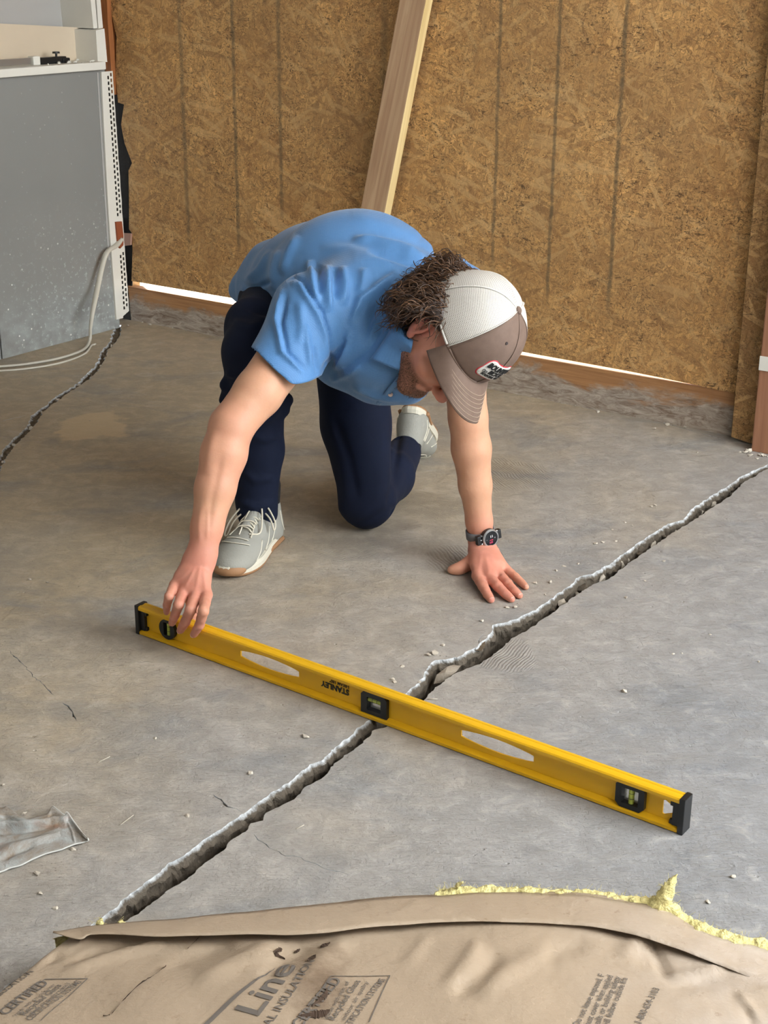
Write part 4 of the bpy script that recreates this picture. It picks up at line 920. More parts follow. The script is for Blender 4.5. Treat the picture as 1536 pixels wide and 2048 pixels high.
for (x, y, r_, Y) in ((455, 770, .018, 3.13), (451, 800, .015, 3.14), (572, 800, .017, 3.16), (566, 820, .016, 3.16), (470, 785, .03, 3.15)): P_.cone(T(W(x, y, Y)), T(W(x + (12 if x < 500 else -14), y + 6, Y)), r_, r_ * 1.3, .010)
# kneeling leg
k2 = T(W(733, 1028, 3.30)); k2[2] = 0.078
P_.econe(hipL, T(W(712, 850, 3.40)), ir, .100, .095, .083, .085, .03); P_.econe(T(W(712, 850, 3.40)), k2, ir, .083, .080, .062, .072, .02)
P_.econe(k2, k2 + np.array([.0, .03, .0]), ir, .064, .074, .058, .07, .02)
P_.cone(k2 + np.array([.012, .03, .0]), T(W(776, 952, 3.48)), .062, .064, .02); P_.cone(T(W(776, 952, 3.48)), lerp(T(W(770, 930, 3.50)), anL, .80), .064, .045, .02)
P_.clampz(0.0012)
V, Q = P_.mesh(2)
V = folds(V, Q, [([(458, 640), (500, 655), (545, 640)], 10, .006), ([(476, 618), (520, 640), (560, 660)], 7, .005), ([(452, 745), (470, 752), (500, 742)], 6, .006), ([(455, 782), (480, 792), (520, 790)], 5, -.005),
                 ([(500, 870), (530, 880), (560, 868)], 7, .004), ([(485, 940), (510, 960), (548, 955)], 8, .005), ([(474, 1000), (510, 1015), (550, 1005)], 7, .0045), ([(560, 820), (540, 840), (520, 850)], 5, .004),
                 ([(645, 800), (670, 880), (690, 960), (700, 1030)], 12, .004), ([(665, 830), (700, 920), (715, 1000)], 9, -.004), ([(800, 820), (795, 900), (790, 960), (775, 1030)], 8, -.008), ([(760, 830), (765, 930), (755, 1020)], 14, .003),
                 ([(665, 1010), (700, 1030), (760, 1010)], 12, .003), ([(700, 1050), (740, 1040), (775, 1020)], 7, -.003), ([(790, 1010), (782, 1040), (770, 1062)], 4, -.004)])
trs = qmesh('trousers', V, Q, M['navy'], person); trs['label'] = 'dark navy trousers'

# --- polo shirt
SB = SDF((-.50, 2.78, .28), (.34, 3.90, .86), .0042)
for a, b, w1, t1, w2, t2 in ((pel + np.array([-.015, .03, .02]), wai + np.array([-.01, 0, .0]), .185, .135, .172, .128), (wai + np.array([-.01, 0, .0]), mid, .172, .128, .178, .140), (mid, che, .178, .140, .182, .130), (che, upp + np.array([0, 0, -.015]), .182, .130, .145, .105)):
    SB.econe(a, b, SIDE, w1, t1, w2, t2, .04)
che2 = T(W(760, 740, 3.06)); SB.cone(che2, T(W(690, 710, 3.12)), .070, .075, .05); SB.cone(T(W(815, 765, 3.02)), che2, .046, .066, .03)
sl0 = T(W(622, 628, 3.01)); hem = T(W(583, 728, 2.925)) ; hd = (hem - sl0); hd /= np.linalg.norm(hd)
SB.cone(lerp(che, sl0, .5) + np.array([0, 0, .01]), sl0 + np.array([0, 0, .005]), .095, .078, .04)
SB.cone(sl0, hem + hd * .045, .074, .063, .03); SB.cone(sl0, T(W(541, 742, 2.895)), .070, .059, .03)
slL = shL; heL = lerp(shL, elL, .62); SB.cone(lerp(che, slL, .5), slL, .09, .074, .04); SB.cone(slL, heL, .072, .060, .03)
SB.cone(T(W(545, 545, 3.62)), T(W(496, 575, 3.66)), .075, .042, .03); SB.cone(T(W(496, 575, 3.66)), T(W(476, 582, 3.68)), .042, .026, .02)
SB.cone(upp, hp(0, -.05, -.075), .080, .066, .02)
V, Q = SB.mesh(2)
# cut hems open
def below(V, p, n, r): return ((V - p) @ n > 0) & (np.linalg.norm(V - p, axis=1) < r)
hn = T(W(548, 775, 2.89)) - T(W(572, 715, 2.94)); hn /= np.linalg.norm(hn)
hc = T(W(549, 737, 2.915)); Ph = project(V)
hemL_ = [(508, 700), (545, 735), (580, 771), (620, 762), (662, 742)]
cut = ((Ph[:, 1] > np.interp(Ph[:, 0], [400, 506, 545, 582, 620, 664, 700], [600, 698, 738, 772, 764, 742, 720])) & (Ph[:, 0] < 664) & (np.linalg.norm(V - hem, axis=1) < .13) & (V[:, 1] < 3.04))
cut |= below(V, lerp(shL, elL, .60), (elL - shL) / np.linalg.norm(elL - shL), .12)
pn = np.array([-.30, .86, -.42]); pn /= np.linalg.norm(pn)
wz = pel + np.array([-.03, .115, -.035]); cut |= ((V - wz) @ pn > 0.005 * np.sin(V[:, 0] * 60))
cut |= (np.linalg.norm(V - hp(0, -.05, -.062), axis=1) < .060)
V = folds(V, Q, [(l_, w_, a_ * 1.7) for l_, w_, a_ in [
    ([(572, 562), (590, 553), (606, 562), (622, 590), (645, 625), (660, 670), (666, 722), (654, 748)], 3.2, -.0045),
    ([(582, 566), (600, 570), (614, 595), (636, 630), (650, 672), (655, 722)], 6, .0045),
    ([(620, 520), (624, 560), (634, 605)], 7, .007), ([(655, 530), (654, 575), (658, 625)], 7, .008), ([(686, 532), (690, 570), (684, 612)], 8, .007), ([(727, 535), (726, 565), (718, 590)], 8, .005),
    ([(638, 530), (640, 590)], 6, -.005), ([(671, 535), (671, 600)], 6, -.005),
    ([(705, 480), (745, 484), (800, 497), (850, 516)], 8, .009), ([(735, 505), (790, 515), (845, 532)], 8, -.006), ([(640, 500), (700, 500), (760, 520), (800, 545)], 12, .004),
    ([(800, 545), (755, 575), (720, 600), (700, 650)], 8, .008), ([(790, 570), (755, 600), (735, 640), (725, 690)], 9, -.007), ([(770, 640), (735, 700), (690, 740)], 10, -.007), ([(700, 655), (690, 700), (672, 742)], 8, .006),
    ([(565, 575), (553, 640), (563, 705), (608, 748)], 5, .0055), ([(574, 585), (562, 645), (575, 705), (612, 742)], 4.5, -.0045), ([(612, 650), (615, 690), (620, 735)], 5, .0045), ([(628, 690), (632, 720), (636, 748)], 4, -.004), ([(600, 600), (604, 650), (600, 690)], 9, .004),
    ([(560, 500), (550, 530), (545, 580)], 8, .006), ([(545, 500), (520, 540), (490, 565)], 7, .006), ([(548, 560), (520, 572), (490, 580)], 5, -.006), ([(535, 590), (510, 585), (480, 575)], 5, .005), ([(595, 470), (575, 510), (565, 550)], 9, .005),
    ([(700, 770), (750, 792), (800, 800)], 7, .004), ([(660, 760), (690, 750), (720, 730)], 7, .005), ([(640, 745), (680, 700), (700, 670)], 6, -.004), ([(700, 430), (780, 455), (860, 480)], 14, .003), ([(890, 480), (920, 520), (945, 560)], 9, .005), ([(840, 480), (880, 515), (900, 540)], 9, .006)]])
q2 = Q[(~cut[Q]).all(1)]; V2_, Q2_, _ = keep(V, q2, np.ones(len(V), bool))
def smooth_rim(V, Q, it=14):
    e = np.concatenate([Q[:, [i, (i + 1) % 4]] for i in range(4)]); e.sort(axis=1); u, c = np.unique(e, axis=0, return_counts=True); b = u[c == 1]
    for _ in range(it):
        S_ = np.zeros_like(V); C_ = np.zeros(len(V))
        for i, j in ((0, 1), (1, 0)):
            C_ += np.bincount(b[:, i], minlength=len(V))
            for d in range(3): S_[:, d] += np.bincount(b[:, i], V[b[:, j], d], len(V))
        m = C_ > 0; V = V.copy(); V[m] = V[m] * .4 + .6 * S_[m] / C_[m][:, None]
    return V, b
V2_, rimb = smooth_rim(V2_, Q2_)
shirt = qmesh('polo_shirt', V2_, Q2_, M['shirt'], person); shirt['label'] = 'short-sleeved blue knit polo shirt'
md = shirt.modifiers.new('thickness', 'SOLIDIFY'); md.thickness = 0.0022; md.offset = -1
# collar, placket and button
def strip(name, A_, B_, mat, parent, th=0.002, n=16, K=5, bulge=0.0, smooth=True, label=None):
    a = spline(A_, n); b = spline(B_, n); V = []
    nr = np.array(tuple(-fwd))
    for i in range(n):
        for k in range(K + 1): V.append(a[i] + (b[i] - a[i]) * k / K + nr * bulge * math.sin(math.pi * k / K))
    o = mobj(name, V, [(i * (K + 1) + k, (i + 1) * (K + 1) + k, (i + 1) * (K + 1) + k + 1, i * (K + 1) + k + 1) for i in range(n - 1) for k in range(K)], mat, parent, smooth)
    m_ = o.modifiers.new('thickness', 'SOLIDIFY'); m_.thickness = th; m_.offset = 0
    if label: o['label'] = label
    return o
def snap(px, py, off=0.003):                      # point on the shirt surface seen at that pixel
    P = project(V2_); d = np.linalg.norm(P - np.array([px, py]), axis=1); idx = np.argsort(d)[:12]; c = V2_[idx]
    dist = np.linalg.norm(c - np.array(tuple(CAM)), axis=1); p = c[dist.argmin()]; r_ = np.array(tuple(ray(px, py).normalized()))
    return np.array(tuple(CAM)) + r_ * (dist.min() - off)
cl_ = strip('collar', [snap(800, 612, .01), snap(786, 650, .012), snap(762, 688, .012), snap(741, 718, .012)], [snap(832, 640, .03), snap(826, 680, .035), snap(818, 715, .035), snap(800, 742, .03)], M['shirt'], person, .003, 18, 6, .006, label='folded blue collar')
pk = strip('placket', [snap(803, 745, .004), snap(780, 772, .004), snap(752, 806, .004)], [snap(811, 752, .005), snap(788, 779, .005), snap(760, 811, .005)], M['shirt'], person, .002, 14, 3)
pb_ = snap(781, 789, .004); bm = bmesh.new(); bmesh.ops.create_cone(bm, cap_ends=True, segments=16, radius1=.0052, radius2=.0046, depth=.0025)
bt_ = bobj('button', bm, simple('pearl_button', S(226, 206, 196), 0.25), person, True); bt_.matrix_world = Matrix.Translation(pb_) @ Vector(cv).to_track_quat('Z', 'Y').to_matrix().to_4x4()

# --- hair: scalp mass plus curled locks
HB = SDF((-.10, 2.62, .40), (.40, 3.2, .86), .004)
hb = [((885, 552, 2.95), .036), ((850, 590, 2.93), .042), ((822, 612, 2.90), .038), ((812, 650, 2.86), .026), ((868, 612, 2.86), .036), ((835, 628, 2.84), .026), ((880, 640, 2.84), .022), ((902, 545, 3.0), .032), ((806, 672, 2.86), .016)]
hbp = [(T(W(*p)), r_) for p, r_ in hb]
for p, r_ in hbp: HB.cone(p, p + 1e-4, r_ * .92, r_ * .92, .02)
HB.ell(hp(0, -.03, .03), HM, (.084, .095, .085), .02)
HB.cone(hp(.083, .004, .004), hp(.083, -.002, -.034), .028, .026, .008, sub=True)
HB.cone(hp(.105, .004, .004), hp(.105, -.002, -.034), .032, .030, .008, sub=True)
Vh, Qh = HB.mesh(1); Lh = (Vh - HO) / HS
Vk, Qk, _ = keep(Vh, Qh, ((Lh @ hf) < .03))
def mat_hair():
    t = NT('brown_hair'); a = t.n('Attribute', _attribute_name='shade').outputs['Fac']; n = t.noise(t.map(t.coord(), (1, 1, 1)), 140, 4, 0.6)
    c = t.ramp(t.math('ADD', t.math('MULTIPLY', a, 0.7), t.math('MULTIPLY', n, 0.3)), [(0.1, S(28, 18, 12)), (0.5, S(62, 41, 27)), (0.9, S(112, 80, 54))])
    return t.out(c, 0.42, t.bump(n, 0.5, 0.003), Specular__IOR__Level=0.55)
M['hair'] = mat_hair()
Nh = vnormals(Vk, Qk); r9 = np.random.RandomState(4); HV = [Vk]; HQ = [Qk]; SH = [np.full(len(Vk), .15)]; off = len(Vk)
down = -hu * .85 - hf * .35; sel = r9.permutation(len(Vk))[:2600]
side = 4
for ii in sel:
    p = Vk[ii]; n_ = Nh[ii]
    if (p - HO) @ hf > .012 * HS and (p - HO) @ hu > -.0: continue
    if np.linalg.norm(p - hp(.085, -.002, 0)) < .034: continue
    L__ = r9.uniform(.028, .058); d0 = down + r9.normal(0, .38, 3); d0 -= n_ * (d0 @ n_) * .8; d0 /= np.linalg.norm(d0); s0 = np.cross(d0, n_)
    m_ = 15; R0 = r9.uniform(.004, .009); turns = r9.uniform(.5, 1.3); ph = r9.uniform(0, 6.28); tt = np.linspace(0, 1, m_); rr = r9.uniform(.0006, .0013)
    pts = p + np.outer(tt * L__, d0) + np.outer(np.sin(tt * math.pi) * .006, n_) + np.outer(R0 * tt ** .5 * np.cos(ph + tt * turns * 6.28), s0) + np.outer(R0 * tt ** .5 * (np.sin(ph + tt * turns * 6.28) + .6), n_) + np.outer(-tt ** 2 * .014, [0, 0, 1])
    rad = rr * (1 - tt ** 3 * .85)
    VV, FF = tube_arrays(pts, rad, side, cap=False); HV.append(VV); HQ.append(np.array(FF) + off); off += len(VV); SH.append(np.full(len(VV), r9.uniform(.2, 1.0)))
hair = qmesh('hair', np.concatenate(HV), np.concatenate(HQ), M['hair'], person, {'shade': np.concatenate(SH)}); hair['label'] = 'curly shoulder-length brown hair'
# short beard along the jaw
BV = []; BQ = []; off = 0; SH = []; bv = body.data; Vb = np.empty(len(bv.vertices) * 3, np.float32); bv.vertices.foreach_get('co', Vb); Vb = Vb.reshape(-1, 3)
ids_ = np.where(stub > .6)[0]; ids_ = ids_[np.linalg.norm(Vb[ids_] - HO, axis=1) < .17]
for ii in (r9.choice(ids_, 900) if len(ids_) else []):
    p = Vb[ii].astype(float); n_ = (p - hp(0, .03, -.05)); n_ /= np.linalg.norm(n_); d0 = n_ * .6 - hu * .5 + r9.normal(0, .35, 3); d0 /= np.linalg.norm(d0); tt = np.linspace(0, 1, 4)
    pts = p - n_ * .001 + np.outer(tt * r9.uniform(.004, .009), d0) + np.outer(tt ** 2 * .001, r9.normal(0, 1, 3)); VV, FF = tube_arrays(pts, .0005 * (1 - tt * .8), 3, cap=False)
    BV.append(VV); BQ.append(np.array(FF) + off); off += len(VV); SH.append(np.full(len(VV), r9.uniform(.3, .9)))
if BV: bd = qmesh('beard', np.concatenate(BV), np.concatenate(BQ), M['hair'], person, {'shade': np.concatenate(SH)}); bd['label'] = 'short brown beard'

# --- trucker cap
def mat_mesh():
    t = NT('white_cap_mesh'); uv = t.n('UVMap').outputs[0]; s_ = t.n('SeparateXYZ', Vector=uv).outputs
    def tri(a): return t.math('ABSOLUTE', t.math('SUBTRACT', t.math('FRACT', a), 0.5))
    row = t.math('FLOOR', t.math('MULTIPLY', s_[1], 1.0)); a = t.math('ADD', s_[0], t.math('MULTIPLY', row, 0.5))
    d = t.math('ADD', t.math('POWER', tri(a), 2.0), t.math('POWER', tri(s_[1]), 2.0)); hole = t.ramp(d, [(0.035, 1), (0.085, 0)])
    c = t.mix(t.math('MULTIPLY', hole, 0.8), S(206, 203, 196), S(70, 60, 52))
    return t.out(c, 0.6, t.bump(t.math('SUBTRACT', 1.0, hole), 0.5, 0.001))
def mat_twill():
    t = NT('brown_twill'); o = t.coord(); n = t.noise(o, 60, 4); f = t.noise(o, 900, 2)
    return t.out(t.mix(n, S(98, 80, 70), S(118, 98, 86)), 0.8, t.bump(t.math('ADD', f, n), 0.3, 0.0008))
M['mesh'] = mat_mesh(); M['twill'] = mat_twill(); M['capwhite'] = simple('cap_tape', S(212, 210, 204), 0.7, 300, 0.3, 0.001)
cap = empty('cap', person.location); cap.parent = person; cap.matrix_world = Matrix.Translation(HO)
tf = lambda r, f, u: hp(r, f, u)
U0, UH = .046, .118
def dome(phi, v, e=0.0):
    """phi 0 = front, 90 = wearer's right; v 0 rim .. 1 button"""
    a = v * math.pi / 2; k = math.cos(a) ** 0.72; fr = max(0, math.cos(phi)) ; R_ = (.093 + e); Ff = (.112 + e) if math.cos(phi) > 0 else (.108 + e)
    ub = U0 + (.010 * fr) - (.012 if math.cos(phi) < -.3 else .0) * (-math.cos(phi)) ; hgt = UH - (ub - U0)
    return tf(R_ * math.sin(phi) * k, Ff * math.cos(phi) * k - .004, ub + (hgt + e) * math.sin(a) ** (0.95 if fr > .5 else 1.0))
def panel(name, p0, p1, mat, label=None, seg=22, rows=22):
    VV = []; uvs = []
    for i in range(seg + 1):
        ph = math.radians(p0 + (p1 - p0) * i / seg)
        for j in range(rows + 1):
            v = j / rows * .995; pf = abs(i / seg - .5) * 2; VV.append(dome(ph, v, .0015 * (1 - pf ** 4))); uvs.append((math.radians(p0 + (p1 - p0) * i / seg) * 34, v * 50))
    Fs = [(i * (rows + 1) + j, (i + 1) * (rows + 1) + j, (i + 1) * (rows + 1) + j + 1, i * (rows + 1) + j + 1) for i in range(seg) for j in range(rows)]
    me = bpy.data.meshes.new(name); me.from_pydata([tuple(v) for v in VV], [], Fs); me.update(); ul = me.uv_layers.new(name='UVMap')
    for lp in me.loops: ul.data[lp.index].uv = uvs[lp.vertex_index]
    me.polygons.foreach_set('use_smooth', [True] * len(Fs)); me.materials.append(mat)
    o = bpy.data.objects.new(name, me); put(o, cap); o.matrix_parent_inverse = cap.matrix_world.inverted()
    if label: o['label'] = label
    m_ = o.modifiers.new('thickness', 'SOLIDIFY'); m_.thickness = .0015; return o
def pcap(o): o.parent = cap; o.matrix_parent_inverse = cap.matrix_world.inverted(); return o
panel('front_panel', -60, 0, M['twill']); panel('front_panel', 0, 60, M['twill'], 'brown twill front panel')
for a in (60, 120, 180, 240): panel('mesh_panel', a, a + 60, M['mesh'], 'white mesh panel')
for a in (-60, 0, 60, 120, 180, 240):
    pts = [dome(math.radians(a), j / 24 * .98, .0022) for j in range(25)]; mt = M['twill'] if abs(a) <= 60 else M['capwhite']
    if a in (60, -60): mt = M['capwhite']
    mm = Multi(); mm.tube(pts, .0022 if a not in (120, 240, 180) else .003, 6, flat=.5); pcap(mm.build('seam', mt))
    if a in (60, -60):
        pts = [dome(math.radians(a - (2.2 if a > 0 else -2.2)), j / 24 * .98, .0025) for j in range(25)]; mm = Multi(); mm.tube(pts, .0014, 6); pcap(mm.build('piping', M['twill']))
mm = Multi(); mm.tube([dome(math.radians(a), 0.005, .001) for a in range(62, 299, 6)], .003, 6); pcap(mm.build('binding', M['capwhite']))
mm = Multi(); mm.tube([dome(math.radians(a), 0.005, .001) for a in range(-62, 63, 4)], .003, 6); pcap(mm.build('binding', M['twill']))
bp = dome(0, 1.0, .003); bm = bmesh.new(); bmesh.ops.create_uvsphere(bm, u_segments=14, v_segments=10, radius=.0085)
for v in bm.verts: v.co.z *= .62
bmesh.ops.transform(bm, matrix=Matrix.Translation(tuple(bp)) @ Vector(hu).to_track_quat('Z', 'Y').to_matrix().to_4x4(), verts=bm.verts); pcap(bobj('cap_button', bm, M['twill'], None, True))
e_ = dome(math.radians(28), .62, .003); en = e_ - hp(0, 0, .04); en /= np.linalg.norm(en); bm = bmesh.new(); bmesh.ops.create_cone(bm, cap_ends=True, segments=12, radius1=.0032, radius2=.003, depth=.002)
bmesh.ops.transform(bm, matrix=Matrix.Translation(tuple(e_)) @ Vector(en).to_track_quat('Z', 'Y').to_matrix().to_4x4(), verts=bm.verts); pcap(bobj('eyelet', bm, simple('dark_eyelet', S(40, 30, 30), .6)))
def visor(s, t_, e=0.0):
    """s -1..1 across, t_ 0..1 outwards"""
    ph = s * math.radians(62); base = dome(ph, 0.0, .001); ext = .078 * (1 - abs(s) ** 3.2) ** .75 * t_
    droop = .026 * abs(s) ** 1.8 * t_ ** .8 + .020 * t_ ** 1.4
    sp = math.sin(ph) * .010 * t_ * (1 - abs(s) ** 6)
    return base + HS * (hf * ext - hu * (droop + .0 - e) + hr * (-sp * .8))
VV = [visor(-1 + 2 * i / 36, j / 14) for i in range(37) for j in range(15)]
vo_ = mobj('visor', VV, [(i * 15 + j, (i + 1) * 15 + j, (i + 1) * 15 + j + 1, i * 15 + j + 1) for i in range(36) for j in range(14)], M['twill'], None, True); pcap(vo_); vo_['label'] = 'curved brown visor with stitched rows'
m_ = vo_.modifiers.new('thickness', 'SOLIDIFY'); m_.thickness = .0035; m_.offset = -0
thr = simple('tan_thread', S(168, 150, 130), .8)
for r_ in range(7):
    t0 = .96 - r_ * .105; mm = Multi()
    mm.tube([visor(s_, t0, .0021) for s_ in np.linspace(-.93 + r_ * .015, .93 - r_ * .015, 70)], .00065, 4); pcap(mm.build('stitching', thr))
mm = Multi(); mm.tube([visor(s_, .02, .001) for s_ in np.linspace(-1, 1, 50)], .0022, 6); pcap(mm.build('visor_seam', M['twill']))
# patch with lettering, lies on the front of the dome
def ppatch(x, y, e):                                   # x to wearer's left, y towards the button, metres
    v = (y + .036) / .150; ph = -x / .098; return dome(ph, v, e)
def pshape(outl, e, name, mat, extra=8):
    xs = [p[0] for p in outl]; ys = [p[1] for p in outl]; ex = [(min(xs) + (max(xs) - min(xs)) * (i + .5) / 16, min(ys) + (max(ys) - min(ys)) * (j + .5) / 8) for i in range(16) for j in range(8)]
    ex = [p for p in ex if inpoly(*p, outl)]; V_, F_ = tri2d(outl, [], ex)
    o = mobj(name, [ppatch(x, y, e) for x, y in V_], F_, mat, None, True); pcap(o); m_ = o.modifiers.new('thickness', 'SOLIDIFY'); m_.thickness = .0012; m_.offset = 1; return o
def pill(w, h_, r_): 
    out = rrect(-w, w, -h_, h_, r_, 6); return [(x, y + .004 * math.cos(x / w * 1.5)) for x, y in out]
red = simple('red_patch_border', S(192, 44, 58), .6); ink = simple('black_embroidery', S(20, 22, 24), .6)
pshape(pill(.044, .0215, .0125), .0020, 'patch_border', red); pshape(pill(.0418, .0193, .0108), .0030, 'patch', M['capwhite'])['label'] = 'white bicycle shop patch'
def ptext(body_, size, x0, y0, bold):
    V_, F_ = text_mesh(body_, size, bold); o = mobj('patch_lettering', [ppatch(x0 + x, y0 + y + .004 * math.cos((x0 + x) / .044 * 1.5), .0052) for x, y, z in V_], F_, ink); pcap(o)
    m_ = o.modifiers.new('thickness', 'SOLIDIFY'); m_.thickness = .0008; m_.offset = 0
ptext('BOUNTIFUL', .0150, -.0385, .0030, .0007); ptext('BICYCLE', .0120, -.0215, -.0075, .0005); ptext('BOUNTIFUL  UTAH', .0070, -.031, -.0150, .0002)
for cx in (-.0335, -.0275):
    mm = Multi(); mm.tube([ppatch(cx + .0026 * math.cos(a), -.0045 + .0026 * math.sin(a), .0052) for a in np.linspace(0, 6.28, 16)], .0006, 5); pcap(mm.build('bicycle_mark', ink))

# --- watch on the left wrist
watch = empty('wristwatch'); watch.parent = person; wc = lerp(wrL, elL, .05); wax = (elL - wrL) / np.linalg.norm(elL - wrL)
wN = np.array(tuple((CAM - Vector(wc)).normalized())); wN = wN - wax * (wN @ wax); wN /= np.linalg.norm(wN); wS = np.cross(wax, wN)
if wS @ ir < 0: wS = -wS
ang = math.radians(32); dN = wN * math.cos(ang) + wS * math.sin(ang); dS = wS * math.cos(ang) - wN * math.sin(ang)
mm = Multi(); VV = []; nseg = 40
for i in range(nseg):
    a = 2 * math.pi * i / nseg; r_ = .0308
    for (dr, dz) in ((0, -.010), (.0025, -.009), (.0025, .009), (0, .010)): VV.append(wc + (dN * math.cos(a) + dS * math.sin(a)) * (r_ + dr) + wax * dz)
stp = mobj('strap', VV, [(i * 4 + j, ((i + 1) % nseg) * 4 + j, ((i + 1) % nseg) * 4 + j + 1, i * 4 + j + 1) for i in range(nseg) for j in range(3)], simple('grey_rubber_strap', S(104, 104, 108), .55), watch, True); stp['label'] = 'grey rubber strap'
MWt = Matrix((tuple(dS) + (0,), tuple(wax) + (0,), tuple(dN) + (0,), (0, 0, 0, 1))).transposed(); wcc = wc + dN * .036; MWt = Matrix.Translation(tuple(wcc)) @ MWt
def disc(name, r0, r1, z0, z1, mat, seg=36, ring=None):
    bm = bmesh.new(); bmesh.ops.create_cone(bm, cap_ends=True, segments=seg, radius1=r0, radius2=r1, depth=z1 - z0, matrix=Matrix.Translation((0, 0, (z0 + z1) / 2)))
    bmesh.ops.transform(bm, matrix=MWt, verts=bm.verts); return bobj(name, bm, mat, watch)
disc('case', .0205, .0215, -.006, .005, M['black']); bz = disc('bezel', .0213, .0190, .005, .0075, M['steel']); bz['label'] = 'bright steel bezel'
disc('dial', .0172, .0170, .0076, .0080, simple('dark_dial', S(18, 20, 24), .12))
for (nm, tx, sz, x, y, c_) in (('dial_time', '11', .0085, -.0035, .0020, (235, 235, 235)), ('dial_text', '10:28', .0042, -.0055, -.0050, (205, 50, 80)), ('dial_text', '|||||||', .0050, -.0060, -.0105, (190, 60, 96)), ('dial_text', 'lll', .0040, .0080, -.0015, (150, 150, 155)), ('dial_text', '-', .0055, -.0130, -.0015, (170, 175, 180))):
    V_, F_ = text_mesh(tx, sz, .0001); mobj(nm, [MWt @ Vector((x + a, y + b, .0082)) for a, b, c in V_], F_, simple('dial_ink', S(*c_), .4), watch)
for sx_ in (1, -1):
    bm = bmesh.new(); box(bm, sx_ * .026 - .006, sx_ * .026 + .006, -.0105, .0105, -.010, .001, .002); bmesh.ops.transform(bm, matrix=MWt, verts=bm.verts); bobj('lug', bm, M['black'], watch)
for a in (-25, 25, 155, 180, 205):
    bm = bmesh.new(); bmesh.ops.create_cone(bm, cap_ends=True, segments=10, radius1=.002, radius2=.002, depth=.004, matrix=Matrix.Rotation(math.radians(a), 4, 'Z') @ Matrix.Translation((.0225, 0, 0)) @ Matrix.Rotation(math.pi / 2, 4, 'Y'))
    bmesh.ops.transform(bm, matrix=MWt, verts=bm.verts); bobj('watch_pusher', bm, M['steel'], watch)

